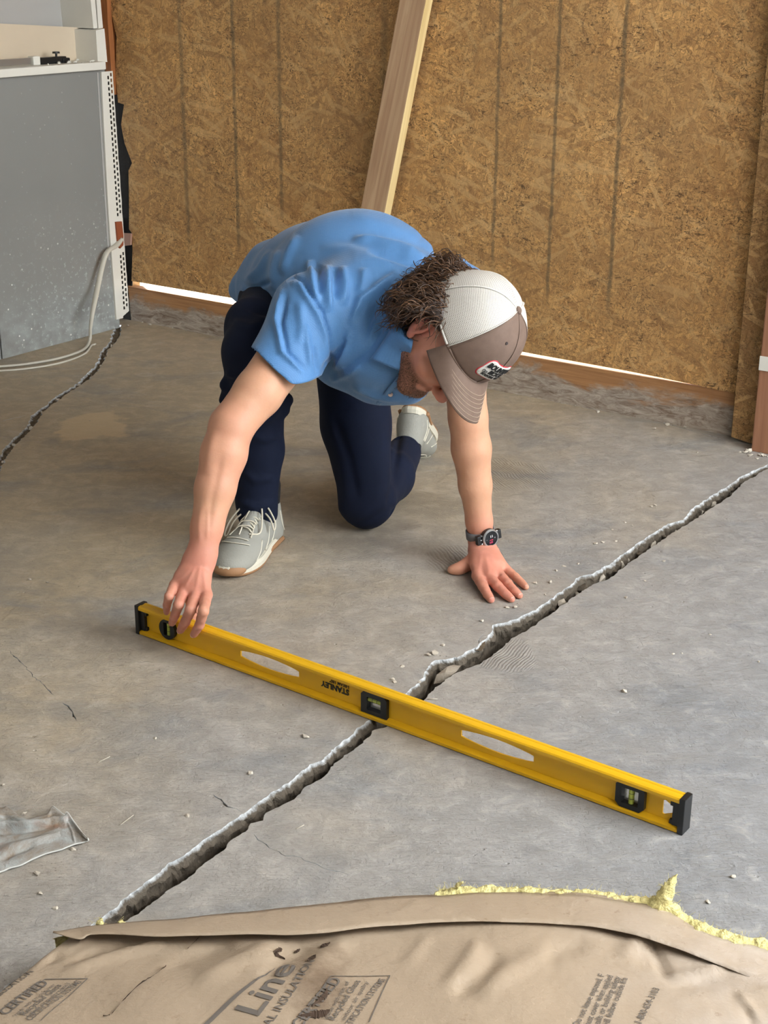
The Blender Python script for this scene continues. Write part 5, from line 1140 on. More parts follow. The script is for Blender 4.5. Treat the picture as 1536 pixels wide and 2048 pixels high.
# --- trainers: local frame x lateral, y toe, z up; heel at origin
M['shoe'] = simple('grey_mesh_upper', S(146, 146, 138), .75, 260, .5, .002, .25); M['shoe_white'] = simple('off_white_midsole', S(200, 196, 180), .6, 30, .2, .002, .08)
M['gum'] = simple('tan_gum_sole', S(150, 112, 78), .7, 60, .3); M['sock'] = simple('black_sock', S(20, 20, 24), .9, 300, .4); M['lace'] = simple('shoe_lace', S(206, 200, 182), .8, 300, .4)
def shoe(mtx, laces, name_label):
    root = empty('shoe'); root.parent = person; root.matrix_world = mtx
    def pj(o): return o
    wdt = lambda y: .036 + .013 * math.exp(-((y - .20) / .07) ** 2) + .004 * math.exp(-((y - .03) / .04) ** 2)
    S_ = SDF((-.065, -.02, -.002), (.065, .31, .14), .0028); I3 = np.eye(3)
    S_.ell((0, .235, .030), I3, (.045, .052, .032), .01); S_.ell((0, .19, .038), I3, (.047, .06, .038), .02); S_.ell((0, .13, .045), I3, (.041, .06, .047), .02)
    S_.ell((0, .06, .042), I3, (.038, .055, .045), .02); S_.cone((0, .045, .03), (0, .042, .088), .037, .034, .02); S_.cone((0, .10, .060), (0, .065, .088), .028, .028, .02)
    S_.ell((0, .052, .115), I3, (.027, .036, .030), .006, sub=True); S_.clampz(.018)
    V, Q = S_.mesh(2); o = qmesh('upper', V, Q, M['shoe'], root); VU = V
    def top(x, y, e=.0015):
        d = (VU[:, 0] - x) ** 2 + (VU[:, 1] - y) ** 2; m = d < .004 ** 2
        return (x, y, (VU[m, 2].max() if m.any() else VU[d.argmin(), 2]) + e)
    def side_(y, z, s_, e=-.0006):
        m = (abs(VU[:, 1] - y) < .005) & (abs(VU[:, 2] - z) < .005); xx = (VU[m, 0] * s_).max() if m.any() else .04
        return (s_ * (xx + e), y, z)
    for pts in ([top(x, .232 - 12 * x * x) for x in np.linspace(-.034, .034, 14)], [top(-.026 + .004 * k, .195 - .02 * k) for k in range(5)], [top(.026 - .004 * k, .195 - .02 * k) for k in range(5)], [top(x, .212 - 6 * x * x) for x in np.linspace(-.026, .026, 10)]):
        mm = Multi(); mm.tube(spline(pts, 24), .0019, 6, flat=.6); mm.build('overlay_trim', M['shoe_white'], root)
    for s_ in (1, -1):
        for pts in ([(.215, .026), (.19, .040), (.165, .058)], [(.15, .028), (.13, .045), (.11, .070)], [(.10, .030), (.085, .050), (.07, .078)], [(.03, .032), (.045, .055), (.045, .085)]):
            mm = Multi(); mm.tube(spline([side_(y, z, s_) for y, z in pts], 14), .0021, 6, flat=.6); mm.build('overlay_trim', M['shoe_white'], root)
        mm = Multi(); mm.tube(spline([(s_ * .0365, y, .0125 + .0) for y in (.035, .06, .09, .115)], 14), .0062, 6); mm.build('gum_insert', M['gum'], root)
    out = [];
    for k in range(48):
        a = 2 * math.pi * k / 48; y = .142 + .147 * math.sin(a); w = math.cos(a); ww = (abs(w) ** .62) * wdt(y) * 1.06 * (1 if w > 0 else -1); out.append((ww, y))
    for nm, z0, z1, e0, e1, mt in (('midsole', .008, .026, 1.0, .97, M['shoe_white']), ('outsole', 0.0, .009, .95, 1.0, M['gum'])):
        vs = []; 
        for zi, (z, e) in enumerate(((z0, e0), ((z0 + z1) / 2, (e0 + e1) / 2 + .02), (z1, e1))):
            for x, y in out:
                toe = .012 * max(0, (y - .22) / .07) ** 2 + .004 * max(0, (.03 - y) / .05); arch = .006 * math.exp(-((y - .12) / .03) ** 2) if nm == 'outsole' and zi == 0 else 0
                vs.append((x * e, .142 + (y - .142) * e, z + toe + arch))
        n = 48; fs = [(r * n + i, r * n + (i + 1) % n, (r + 1) * n + (i + 1) % n, (r + 1) * n + i) for r in (0, 1) for i in range(n)] + [tuple(range(n))[::-1], tuple(2 * n + i for i in range(n))]
        mobj(nm, vs, fs, mt, root, False)
    # toe rubber, heel counter
    S2 = SDF((-.065, -.02, -.002), (.065, .31, .14), .0028)
    S2.ell((0, .258, .022), I3, (.040, .034, .020), .006); S2.clampz(.012); V, Q = S2.mesh(1); qmesh('toe_guard', V, Q, M['gum'], root)
    # laces criss-crossed over the tongue, and a bow
    S3 = SDF((-.065, -.02, -.002), (.065, .31, .14), .0028); S3.cone((0, .155, .078), (0, .085, .100), .017, .020, .01); V, Q = S3.mesh(1); qmesh('tongue', V, Q, M['shoe'], root)
    if laces:
        for i in range(5):
            y = .178 - i * .017; z = top(0, y)[2] + .002; w = .021
            mm = Multi(); mm.tube(spline([(-w, y, top(-w, y)[2]), (-w * .5, y - .004, top(-w * .5, y - .004)[2] + .003), (w * .5, y - .008, top(w * .5, y - .008)[2] + .003), (w, y - .012, top(w, y - .012)[2])], 12), .0022, 6, flat=.6); mm.build('lace', M['lace'], root)
            mm = Multi(); mm.tube(spline([(w, y, top(w, y)[2]), (w * .5, y - .004, top(w * .5, y - .004)[2] + .006), (-w * .5, y - .008, top(-w * .5, y - .008)[2] + .006), (-w, y - .012, top(-w, y - .012)[2])], 12), .0022, 6, flat=.6); mm.build('lace', M['lace'], root)
        for pts in ([(0, .092, .112), (.022, .105, .118), (.050, .128, .085), (.060, .145, .055), (.052, .150, .052), (.040, .125, .085), (.005, .095, .110)], [(0, .092, .112), (-.02, .115, .112), (-.035, .16, .075), (-.018, .185, .076)], [(0, .092, .112), (-.025, .100, .115), (-.052, .115, .085), (-.055, .13, .070), (-.04, .115, .09), (0, .094, .112)], [(0, .092, .112), (.008, .125, .105), (.006, .165, .088), (.0, .20, .079)]):
            mm = Multi(); mm.tube(spline(pts, 26), .0020, 6); mm.build('lace', M['lace'], root)
    S4 = SDF((-.06, -.02, .06), (.06, .13, .17), .003); S4.cone((0, .045, .08), (0, .04, .14), .031, .034, 0); V, Q = S4.mesh(1); qmesh('sock', V, Q, M['sock'], root)
    root['label'] = name_label; return root
shoe(mR, True, 'dusty grey lace-up trainer flat on the floor')
shoe(mL, False, 'pale trainer seen heel-up behind the knee')

PL = W(640, 1100, 3.2); PL.z = 0
for o in person.children: o.location = o.location - PL
person.location = PL
WL = Vector(wc)
for o in watch.children: o.location = o.location - WL
watch.location = watch.location + WL
# ------------------------------------------------------------------ the yellow I-beam level
M['yellow'] = simple('yellow_enamel', S(222, 172, 26), 0.38, 90, 0.06, 0.001, 0.05)
M['vial'] = simple('vial_fluid', S(196, 206, 92), 0.15, Transmission__Weight=0.25); M['clear'] = simple('clear_acrylic', S(215, 218, 215), 0.1, Alpha=0.35); M['ink'] = simple('black_print', S(24, 20, 12), 0.5)
LL = (LV1 - LV0).length; ML = Matrix(((LVX.x, -LVN.x, 0, LV0.x), (LVX.y, -LVN.y, 0, LV0.y), (0, 0, 1, 0.0008), (0, 0, 0, 1))); MLi = ML.inverted()
level = empty('spirit_level'); level.matrix_world = ML; tag(level, 'long yellow spirit level lying across the floor crack', 'level')
HB_ = .0625
def sl_(px, py, y=.011):
    p = MLi @ onplane(px, py, ML @ Vector((0, y, 0)), LVN); return p
def rail(name, prof):
    n = len(prof); vs = [(x, y, z) for x in (0.004, LL - 0.004) for y, z in prof]
    mobj(name, vs, [(i, (i + 1) % n, (i + 1) % n + n, i + n) for i in range(n)] + [tuple(range(n)), tuple(n + i for i in range(n))[::-1]], M['yellow'], level)
rail('bottom_rail', [(.0, .0012), (.0012, 0), (.0248, 0), (.026, .0012), (.026, .0065), (.0235, .008), (.016, .0105), (.010, .0105), (.0035, .0072), (.0, .0062)])
rail('top_rail', [(.0, HB_ - .0085), (.003, HB_ - .0105), (.010, HB_ - .0125), (.016, HB_ - .0125), (.0235, HB_ - .0095), (.026, HB_ - .008), (.026, HB_ - .0025), (.0235, HB_ - .0005), (.018, HB_), (.0165, HB_ - .0010), (.0095, HB_ - .0010), (.008, HB_), (.0025, HB_ - .0005), (.0, HB_ - .003)])
h1a, h1b, h2a, h2b = sl_(478, 1310).x, sl_(601, 1350).x, sl_(918, 1470).x, sl_(1071, 1520).x
def slot(a, b):
    zc = HB_ / 2 + .001; out = []
    for k in range(17): s = k / 16; out.append((a + .004 + (b - a - .008) * s, zc - .006 - .0065 * math.sin(math.pi * s) ** .8))
    for k in range(17): s = 1 - k / 16; out.append((a + .004 + (b - a - .008) * s, zc + .006 + .0065 * math.sin(math.pi * s) ** .8))
    return out
v1, v2, v3 = sl_(339, 1262).x, sl_(752, 1414).x, sl_(1263, 1598).x; zc = HB_ / 2
ta, tb_ = sl_(1326, 1605).x, sl_(1352, 1628).x
circ = lambda c, r_, n=28: [(c + r_ * math.cos(a), zc + r_ * math.sin(a)) for a in np.linspace(0, 2 * math.pi, n, endpoint=False)]
sq = lambda c, w: [(c - w, zc - .015), (c + w, zc - .015), (c + w, zc + .015), (c - w, zc + .015)]
web_h = [slot(h1a, h1b), slot(h2a, h2b), circ(v1, .019), sq(v2, .022), sq(v3, .020), [(ta, zc - .012), (ta + .003, zc - .0135), (tb_ + .002, zc - .002), (tb_ + .002, zc + .003), (ta + .004, zc + .0135), (ta, zc + .012)]]
plate('web', [(0.004, .006), (LL - .004, .006), (LL - .004, HB_ - .009), (0.004, HB_ - .009)], web_h, .0115, .0145, M['yellow'], level)
def vial(cx, outl, win, vertical, nm):
    plate(nm, outl, [win], .0035, .0225, M['black'], level)
    bm = bmesh.new(); rx = Matrix.Rotation(math.pi / 2, 4, 'Y') if not vertical else Matrix.Identity(4); dz = .004 if not vertical else 0
    bmesh.ops.create_cone(bm, cap_ends=True, segments=18, radius1=.0048, radius2=.0048, depth=.030, matrix=Matrix.Translation((cx, .011, zc + dz)) @ rx); bobj('vial', bm, M['vial'], level, False)
    bm = bmesh.new(); box(bm, cx - .018, cx + .018, .0155, .0175, zc - .016, zc + .016); bobj('vial_window', bm, M['clear'], level)
    for s_ in (-.005, .005):
        bm = bmesh.new(); bmesh.ops.create_cone(bm, cap_ends=True, segments=16, radius1=.0050, radius2=.0050, depth=.0008, matrix=Matrix.Translation((cx + (0 if vertical else s_), .011, zc + dz + (s_ if vertical else 0))) @ rx); bobj('vial_line', bm, M['black'], level)
vial(v1, circ(v1, .0215), [(v1 - .009, zc - .014), (v1 + .009, zc - .014), (v1 + .009, zc + .014), (v1 - .009, zc + .014)], True, 'vial_housing')
c_ = .008
vial(v2, [(v2 - .029, zc - .0225), (v2 + .029, zc - .0225), (v2 + .029, zc + .0225 - c_), (v2 + .029 - c_, zc + .0225), (v2 - .029 + c_, zc + .0225), (v2 - .029, zc + .0225 - c_)], [(v2 - .0155, zc - .0145), (v2 + .0155, zc - .0145), (v2 + .0155, zc + .011), (v2 - .0155, zc + .011)], False, 'vial_housing')
vial(v3, [(v3 - .026 + c_, zc - .0225), (v3 + .026 - c_, zc - .0225), (v3 + .026, zc - .0225 + c_), (v3 + .026, zc + .0225 - c_ * .6), (v3 + .026 - c_ * .6, zc + .0225), (v3 - .026 + c_ * .6, zc + .0225), (v3 - .026, zc + .0225 - c_ * .6), (v3 - .026, zc - .0225 + c_)], [(v3 - .015, zc - .014), (v3 + .015, zc - .014), (v3 + .015, zc + .014), (v3 - .015, zc + .014)], True, 'vial_housing')
for x0, x1, sg_ in ((-.004, .006, 1), (LL - .006, LL + .004, -1)):
    bm = bmesh.new(); box(bm, x0, x1, -.001, .027, -.0004, HB_ + .0008, .0018); xi = x1 if sg_ > 0 else x0
    box(bm, min(xi - .001 * sg_, xi + .012 * sg_), max(xi - .001 * sg_, xi + .012 * sg_), .004, .022, .009, HB_ - .0115, .001)
    box(bm, min(xi, xi + .017 * sg_), max(xi, xi + .017 * sg_), .005, .021, .0095, .017, .001); box(bm, min(xi, xi + .017 * sg_), max(xi, xi + .017 * sg_), .005, .021, HB_ - .020, HB_ - .0120, .001)
    bobj('end_cap', bm, M['black'], level)
# printing on the web: reads upside down from here
def lvtext(body_, size, px, py, bold, nm='lettering', y=.0108):
    V_, F_ = text_mesh(body_, size, bold); o_ = sl_(px, py, y)
    o = mobj(nm, [(o_.x - a, y, o_.z - b) for a, b, c in V_], F_, M['ink'], level); m_ = o.modifiers.new('t', 'SOLIDIFY'); m_.thickness = .0004; m_.offset = 0
lvtext('STANLEY', .0158, 698, 1381, .0007); lvtext('I-BEAM 180\u00b0', .0088, 698, 1372, .0001)
for o in [c for c in level.children if c.name.startswith('lettering')]: o['label'] = 'black printed word'

# ------------------------------------------------------------------ faced insulation batt in the foreground
def mat_kraft():
    t = NT('kraft_paper'); o = t.coord(); n = t.noise(o, 3, 5, 0.6); f = t.noise(t.map(o, (1, 6, 1)), 40, 4, 0.6); x = t.n('SeparateXYZ', Vector=o).outputs[0]
    c = t.mix(n, S(158, 141, 120), S(178, 161, 140)); c = t.mix(t.math('MULTIPLY', f, 0.35), c, S(150, 132, 112))
    du = t.math('MULTIPLY', t.math('SUBTRACT', x, 0.22), 3.0, clamp=True); c = t.mix(t.math('MULTIPLY', du, t.ramp(t.noise(o, 11, 5, 0.65), [(0.35, 0.2), (0.65, 0.75)])), c, S(196, 188, 180))
    p = Zp(635, 1985, .085); d = t.n('VectorMath', _operation='DISTANCE', i0=t.map(o, (1, 0.45, 1)), i1=(p.x, p.y * .45, p.z)).outputs[1]
    dm = t.ramp(t.math('ADD', d, t.math('MULTIPLY', t.noise(o, 30, 5, 0.7), 0.06)), [(0.045, 1), (0.075, 0)]); c = t.mix(t.math('MULTIPLY', dm, 0.7), c, S(92, 72, 54))
    c = t.mix(t.math('MULTIPLY', t.ramp(t.noise(o, 45, 5, 0.75), [(0.62, 0), (0.70, 1)]), 0.4), c, S(120, 98, 74))
    return t.out(c, 0.5, t.bump(t.math('ADD', t.math('MULTIPLY', t.noise(o, 22, 6, 0.65), 1.0), t.math('MULTIPLY', f, 0.1)), 0.55, 0.006), Specular__IOR__Level=0.5)
M['kraft'] = mat_kraft(); M['print'] = simple('grey_brown_print', S(104, 98, 92), 0.6); M['wool'] = simple('yellow_glass_wool', S(224, 214, 150), 0.95, 90, 1.0, 0.01, 0.15)
E = [(-140, 1905), (108, 1865), (190, 1850), (300, 1842), (480, 1825), (600, 1812), (768, 1796), (900, 1790), (1000, 1785), (1150, 1790), (1290, 1808), (1340, 1825), (1420, 1870), (1536, 1900), (1660, 1955), (1800, 2030)]
E = E[1:]
ZT = .085
zE = lambda px: ZT - .02 * max(0, (px - 1250) / 500)
batt = empty('insulation_batt'); tag(batt, 'kraft-faced yellow insulation batt with printed lettering in the foreground', 'insulation')
EU = spline([Zp(x, y, zE(x)) for x, y in E], 170)
DL = (Zp(0, 1965, .075) - Zp(108, 1865, ZT)).normalized(); DR = Vector((.10, -1, 0)).normalized()
NV = 90; V = []
for i in range(170):
    u = i / 169; D = Vector(DL).lerp(DR, min(1, u * 3)); D.z = 0; D.normalize()
    for j in range(NV):
        v = j / (NV - 1) * .85; p = EU[i] + np.array(tuple(D)) * v
        z = EU[i][2] + .012 * math.sin(min(v, .25) / .25 * math.pi / 2) + noise.noise(Vector((p[0] * 4.5, p[1] * 4.5, 2))) * .010 + noise.noise(Vector((p[0] * 11 + p[1] * 6, p[1] * 8, 5))) * .005 * min(1, v * 12)
        ed = min(1, u * 22); z = z * ed ** .5 + .012 * (1 - ed)
        V.append((p[0], p[1], z))
V = np.array(V); Q = np.array([(i * NV + j, i * NV + j + 1, (i + 1) * NV + j + 1, (i + 1) * NV + j) for i in range(169) for j in range(NV - 1)])
if vnormals(V, Q)[:, 2].mean() < 0: Q = Q[:, ::-1]
V = folds(V, Q, [([(190, 1872), (110, 1915)], 5, .006), ([(180, 1880), (90, 1925)], 6, -.006), ([(340, 1885), (250, 1905), (120, 1945)], 8, .007), ([(300, 1880), (200, 1900), (140, 1925)], 8, -.005), ([(560, 1885), (470, 1925), (390, 1965)], 14, .007), ([(470, 1880), (420, 1900), (330, 1935)], 12, -.005), ([(620, 1885), (560, 1920), (520, 1960)], 14, -.005),
                 ([(700, 1880), (660, 1905), (600, 1960)], 14, .006), ([(860, 1870), (830, 1905), (810, 1930)], 6, .005), ([(960, 1880), (930, 1930), (890, 1980)], 12, .006), ([(1000, 1900), (960, 1960), (900, 1990)], 14, -.006), ([(1100, 1900), (1010, 1945), (950, 1985)], 16, .005),
                 ([(1305, 1875), (1320, 1920), (1335, 1955)], 9, -.008), ([(1335, 1960), (1390, 1948), (1450, 1935)], 7, .006), ([(1330, 1972), (1400, 1965), (1470, 1950)], 9, -.004), ([(1290, 1850), (1280, 1880), (1240, 1920)], 14, .007), ([(1470, 1985), (1500, 2015), (1520, 2035)], 7, .004), ([(1476, 1993), (1510, 1988), (1560, 1980)], 7, .004), ([(1480, 2010), (1500, 2030), (1505, 2060)], 8, -.003), ([(1180, 1880), (1120, 1900), (1090, 1925)], 12, -.005)])
paper = qmesh('kraft_facing', V, Q, M['kraft'], batt); paper['label'] = 'brown kraft paper facing'
SV = V; m_ = paper.modifiers.new('t', 'SOLIDIFY'); m_.thickness = .0008; m_.offset = -1
FE = [(106, 1866), (160, 1879), (190, 1868), (320, 1873), (400, 1870), (500, 1869), (620, 1868), (768, 1852), (915, 1843), (1100, 1847), (1250, 1865), (1400, 1915), (1536, 1972), (1660, 2040), (1780, 2110)]
a = spline([Zp(x, y, zE(x) + .004) for x, y in E], 150); rs = [.006, .010, .012, .016, .017, .016, .017, .017, .014, .009, .006, .005, .004, .004, .004]
b = spline([Zp(x, y, zE(x) + .010 + r_ * .6) for (x, y), r_ in zip(FE, rs)], 150); VV = []
b = np.array([b[np.abs(project(b)[:, 0] - project(a[i:i + 1])[0, 0]).argmin()] if 0 < i < 149 else b[i] for i in range(150)])
for i in range(150):
    for k in range(8): f = k / 7; p = a[i] * (1 - f) + b[i] * f; p[2] += .002 * math.sin(math.pi * f) + noise.noise(Vector((p[0] * 20, p[1] * 20, 9))) * .0015; VV.append(p)
fl = mobj('stapling_flange', VV, [(i * 8 + k, i * 8 + k + 1, (i + 1) * 8 + k + 1, (i + 1) * 8 + k) for i in range(149) for k in range(7)], M['kraft'], batt, True); fl['label'] = 'folded paper flange along the far edge'
m_ = fl.modifiers.new('t', 'SOLIDIFY'); m_.thickness = .0009; m_.offset = 0
# glass wool body and fluff
wv = []; nW = 170
for i in range(nW):
    p = EU[i]; u = i / (nW - 1); wob = noise.noise(Vector((p[0] * 25, 3, 1))) * .006 + (.006 if project(p[None])[0, 0] > 870 else -.004)
    for k in range(9):
        f = k / 8; z = (p[2] - .001) * (1 - f); yy = wob * math.sin(math.pi * min(1, f * 2 + .25)) + noise.noise(Vector((p[0] * 60, f * 7, 4))) * .004
        wv.append((p[0], p[1] + yy + (.004 if k else -.01), max(z, .0005)))
wl_ = mobj('glass_wool', wv, [(i * 9 + k, i * 9 + k + 1, (i + 1) * 9 + k + 1, (i + 1) * 9 + k) for i in range(nW - 1) for k in range(8)], M['wool'], batt, True); wl_['kind'] = 'stuff'; wl_['label'] = 'yellow glass wool edge'
rw = np.random.RandomState(8); mw_ = SDF((-.5, 1.5, .0), (1.2, 2.35, .16), .0034); idx = [i for i in range(nW) if project(EU[i:i + 1])[0, 0] > 880]
for i in idx:
    p = EU[i]; px = project(p[None])[0, 0]; big_ = .0095 if px > 1380 else .0075
    for _ in range(3): q = p + np.array([rw.normal(0, .004), rw.uniform(-.001, .006), rw.uniform(-.009, .001)]); mw_.ell(q, np.eye(3), (rw.uniform(.5, 1.5) * big_ * 1.4, big_ * rw.uniform(.6, 1.2), big_ * rw.uniform(.5, 1.0)), .004)
tf_ = [T(W(1312, 1812, Zp(1312, 1812, ZT).y)), T(W(1330, 1795, Zp(1312, 1812, ZT).y)), T(W(1338, 1775, Zp(1312, 1812, ZT).y + .004)), T(W(1352, 1750, Zp(1312, 1812, ZT).y + .01))]
mw_.chain(tf_, [.012, .010, .0075, .003], .006); tf2 = T(W(923, 1765, Zp(920, 1788, ZT).y)); mw_.cone(T(W(915, 1772, Zp(920, 1788, ZT).y)), tf2, .004, .003, .003)
mw_.cone(T(Zp(884, 1785, .07)), T(Zp(884, 1782, .08)), .005, .004, .003); mw_.cone(T(Zp(200, 1848, ZT)), T(Zp(202, 1842, ZT)), .006, .004, .003); mw_.cone(T(Zp(243, 1846, ZT)), T(Zp(243, 1840, ZT)), .005, .003, .003)
V, Q = mw_.mesh(1); nn = np.array([noise.noise(Vector(v) * 160) + .6 * noise.noise(Vector(v) * 350) for v in V]); V = V + vnormals(V, Q) * nn[:, None] * .003
o = qmesh('wool_tufts', V, Q, M['wool'], batt); o['kind'] = 'stuff'; o['label'] = 'ragged yellow tufts'
Nw = vnormals(V, Q); BV = []; BQ = []; off = 0
for ii in rw.choice(len(V), 1500):
    if V[ii][2] < .05: continue
    d0 = Nw[ii] * .7 + rw.normal(0, .6, 3); d0 /= np.linalg.norm(d0); tt = np.linspace(0, 1, 5); pts = V[ii] + np.outer(tt * rw.uniform(.003, .010), d0) + np.outer(tt ** 2, rw.normal(0, .002, 3))
    VV, FF = tube_arrays(pts, .00022 + 0 * tt, 3, cap=False); BV.append(VV); BQ.append(np.array(FF) + off); off += len(VV)
o = qmesh('wool_fibres', np.concatenate(BV), np.concatenate(BQ), M['wool'], batt); o['kind'] = 'stuff'
# printing on the paper
def surf(x, y):
    d = (SV[:, 0] - x) ** 2 + (SV[:, 1] - y) ** 2; i = np.argpartition(d, 6)[:6]; w = 1 / (d[i] + 1e-8); return float((SV[i, 2] * w).sum() / w.sum())
def ptxt(body_, size, A_, B_, bold=0.0, fit=True, shear=0):
    a = Zp(*A_, ZT + .01); b = Zp(*B_, ZT + .01); d = (b - a).to_2d(); L = d.length; d.normalize(); n = Vector((-d.y, d.x))
    V_, F_ = text_mesh(body_, size, bold, shear=shear); mx = max(v[0] for v in V_); k = L / mx if fit else 1
    out = []
    for x, y, z in V_:
        p = a.to_2d() + d * x * k + n * y; out.append((p.x, p.y, surf(p.x, p.y) + .0013))
    o = mobj('printed_lettering', out, F_, M['print'], batt)
ptxt('Line', .047, (514, 2046), (594, 1938), .0007); ptxt('AL INSULATION', .0155, (541, 2062), (630, 1931), .0001)
ptxt('SULATION', .0150, (2, 1998), (68, 1941), .0001); ptxt('CERTIFIED', .0200, (14, 2040), (98, 1966), .0004)
for A_, B_, tx, sz, bo_ in (((34, 2042), (112, 1970), 'made with pre-consumer', .0085, 0), ((50, 2042), (124, 1972), 'Recycled Glass', .0125, .0001), ((60, 2045), (140, 1968), 'indoor air quality tested', .0085, 0), ((62, 2052), (164, 1964), 'CERTIFICATION SYSTEMS', .0125, .0001),
                            ((600, 2065), (684, 1966), 'CERTIFIED', .0200, .0004), ((655, 2045), (700, 1970), 'made with min. of', .0085, 0), ((668, 2048), (722, 1968), 'Recycled Glass', .0125, .0001), ((690, 2048), (738, 1970), 'indoor air quality', .0085, 0), ((690, 2075), (772, 1964), 'CERTIFICATION SYSTEMS', .0125, .0001),
                            ((1158, 2052), (1210, 1946), 'Do not leave exposed. F', .0115, .0001), ((1178, 2054), (1227, 1948), 'must cover when applied', .0115, .0001), ((1197, 2054), (1242, 1950), 'walls or building safety', .0115, .0001), ((1216, 2054), (1256, 1952), 'will follow outside fra', .0115, .0001), ((1282, 2048), (1320, 1974), '1-800-654-3103', .0125, .0001)):
    ptxt(tx, sz, A_, B_, bo_)
def pline(pts, w):
    P = spline([Zp(x, y, ZT + .01) for x, y in pts], 60); V_ = []
    for i, p in enumerate(P):
        t_ = P[min(i + 1, 59)] - P[max(i - 1, 0)]; n = np.array([-t_[1], t_[0]]) / (np.linalg.norm(t_[:2]) + 1e-9); ww = w(i / 59) if callable(w) else w
        for s_ in (-1, 1): q = p[:2] + n * s_ * ww; V_.append((q[0], q[1], surf(*q) + .0013))
    mobj('printed_line', V_, [(2 * i, 2 * i + 1, 2 * i + 3, 2 * i + 2) for i in range(59)], M['print'], batt)
for a_, b_ in (((-40, 2065), (90, 1958)), ((90, 1958), (175, 1957)), ((175, 1957), (82, 2052)), ((600, 2050), (662, 1958)), ((662, 1958), (780, 1955)), ((780, 1955), (738, 2052))): pline([a_, b_], .0007)
pline([(550, 1937), (490, 1985), (405, 2062)], lambda s: 0.0003 + .0028 * math.sin(math.pi * min(1, s * .62)))
# tears in the paper: dark slits with curled lips
def tear(pts, w):
    P = spline([Zp(x, y, ZT + .01) for x, y in pts], 26); V_ = []
    for i, p in enumerate(P):
        t_ = P[min(i + 1, 25)] - P[max(i - 1, 0)]; n = np.array([-t_[1], t_[0]]) / (np.linalg.norm(t_[:2]) + 1e-9); ww = w * math.sin(math.pi * (i + .5) / 26) * (.6 + .8 * abs(noise.noise(Vector((i * .6, pts[0][0], 0)))) * 2)
        for s_ in (-1, 1): q = p[:2] + n * s_ * ww; V_.append((q[0], q[1], surf(*q) + .0010 + (.0022 if s_ > 0 else 0)))
    o = mobj('paper_tear', V_, [(2 * i, 2 * i + 1, 2 * i + 3, 2 * i + 2) for i in range(25)], M['tear'], batt)
M['tear'] = simple('dark_torn_edge', S(66, 50, 38), .9)
for pts, w in (([(332, 1928), (310, 1950), (282, 1972), (250, 2005), (225, 2035)], .0022), ([(220, 2038), (207, 2040)], .002), ([(548, 1908), (562, 1900), (552, 1910), (570, 1918)], .003), ([(405, 1855), (392, 1872), (375, 1890)], .0018), ([(590, 1900), (600, 1892)], .002), ([(640, 1892), (650, 1890), (660, 1886)], .004), ([(615, 1930), (632, 1918)], .004), ([(600, 2040), (640, 2035), (660, 2028)], .006), ([(625, 2020), (650, 2000), (655, 1985)], .003)): tear(pts, w)

# ------------------------------------------------------------------ dirty rag at the left
def mat_rag():
    t = NT('grey_rag'); o = t.coord(); n = t.noise(o, 12, 6, 0.65, 0.6); c = t.mix(t.ramp(n, [(0.38, 0), (0.6, 1)]), S(132, 118, 102), S(166, 172, 172))
    c = t.mix(t.ramp(t.noise(o, 16, 5, 0.6, 0.3), [(0.56, 0), (0.68, 0.6)]), c, S(132, 94, 70)); return t.out(c, .85, t.bump(t.math('ADD', n, t.math('MULTIPLY', t.noise(o, 300, 2), .2)), .7, .006))
topp = [(-150, 1650), (-60, 1612), (0, 1616), (15, 1616), (50, 1638), (75, 1634), (95, 1628), (104, 1614), (116, 1622), (129, 1632), (134, 1626), (144, 1640), (160, 1662), (176, 1681)]
botp = [(-160, 1760), (-60, 1762), (0, 1746), (20, 1738), (40, 1733), (62, 1722), (85, 1712), (100, 1707), (120, 1702), (130, 1698), (145, 1692), (155, 1689), (165, 1687), (177, 1683)]
a = spline([Zp(x, y, .010) for x, y in topp], 110); b = spline([Zp(x, y, .003) for x, y in botp], 110); V = []
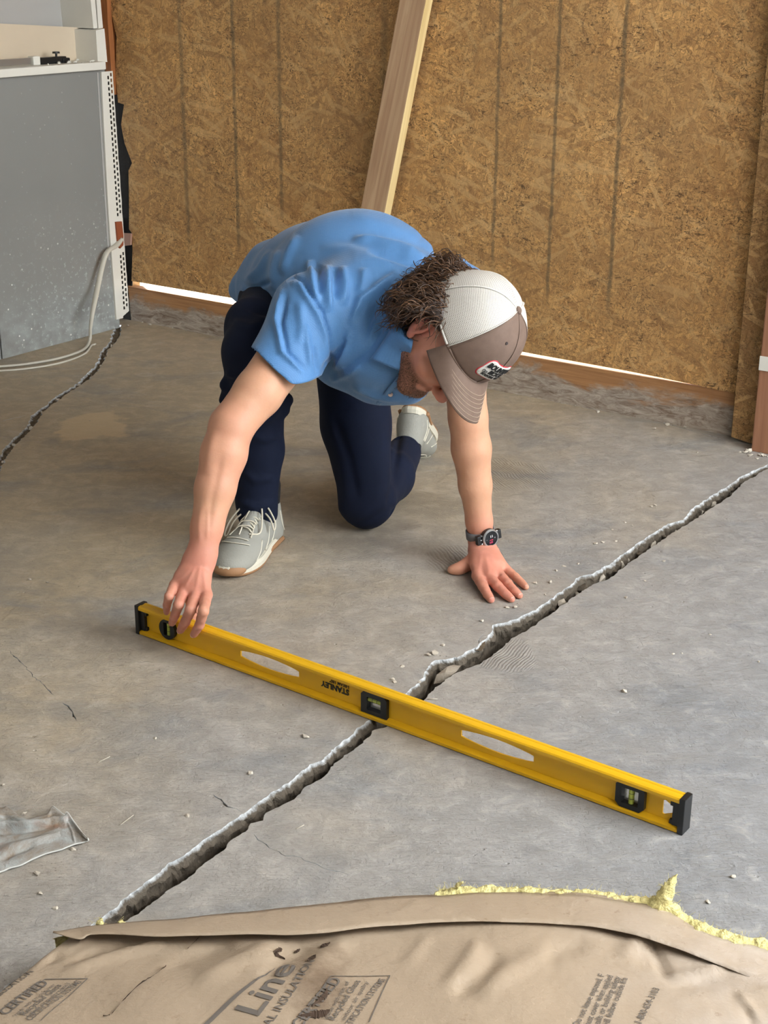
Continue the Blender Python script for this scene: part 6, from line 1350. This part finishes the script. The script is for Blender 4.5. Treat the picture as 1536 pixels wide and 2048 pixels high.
for i in range(110):
    for k in range(40):
        f = k / 39; p = a[i] * (1 - f) + b[i] * f; p[2] = .004 + .007 * math.exp(-((f - .05) / .2) ** 2) + (noise.noise(Vector((p[0] * 9, p[1] * 16, 7))) + .5) * .006 * math.sin(math.pi * f) ** .5; V.append(p)
V = np.array(V); Q = np.array([(i * 40 + k, i * 40 + k + 1, (i + 1) * 40 + k + 1, (i + 1) * 40 + k) for i in range(109) for k in range(39)])
if vnormals(V, Q)[:, 2].mean() < 0: Q = Q[:, ::-1]
V = folds(V, Q, [([(-60, 1650), (20, 1652), (80, 1648), (140, 1636)], 5, .010), ([(-40, 1665), (40, 1662), (110, 1650)], 6, -.006), ([(0, 1700), (40, 1690), (75, 1682), (120, 1668)], 6, .006), ([(0, 1720), (30, 1705), (70, 1690)], 5, -.005), ([(0, 1632), (20, 1638), (45, 1645)], 4, -.006), ([(133, 1642), (145, 1665), (150, 1690)], 2, .002)])
V[:, 2] = np.maximum(V[:, 2], .0012)
o = qmesh('rag', V, Q, mat_rag(), None); m_ = o.modifiers.new('t', 'SOLIDIFY'); m_.thickness = .0012; m_.offset = 0; tag(o, 'crumpled grey rag with brown stains lying at the left edge', 'cloth')
hemm = simple('pale_hem', S(196, 198, 194), .9, 200, .4)
for ln in ([V[(109 - 0) * 40 + k] for k in range(0, 40, 3)], [V[i * 40 + 39] for i in range(0, 110, 3)] + [V[109 * 40 + 39]], [V[i * 40] for i in range(60, 110, 2)]):
    mm = Multi(); mm.tube(spline(ln, 60) + np.array([0, 0, .0008]), .0013, 6); mm.build('hem', hemm, o)
# splinters and straws on the slab
for k, (x0, y0, x1, y1) in enumerate(((240, 1650, 267, 1630), (855, 1398, 875, 1398), (195, 1525, 220, 1513), (592, 1658, 608, 1650))):
    mm = Multi(); mm.tube([Zp(x0, y0, .0012), Zp(x1, y1, .0018)], .0008, 5); o = mm.build('wood_splinter', M['crumb']); tag(o, ('longest pale wood splinter, lying right of the grey rag', 'tiny pale splinter just behind the yellow level', 'short pale splinter on the slab above the rag', 'faint splinter right of the long crack')[k], 'splinter')
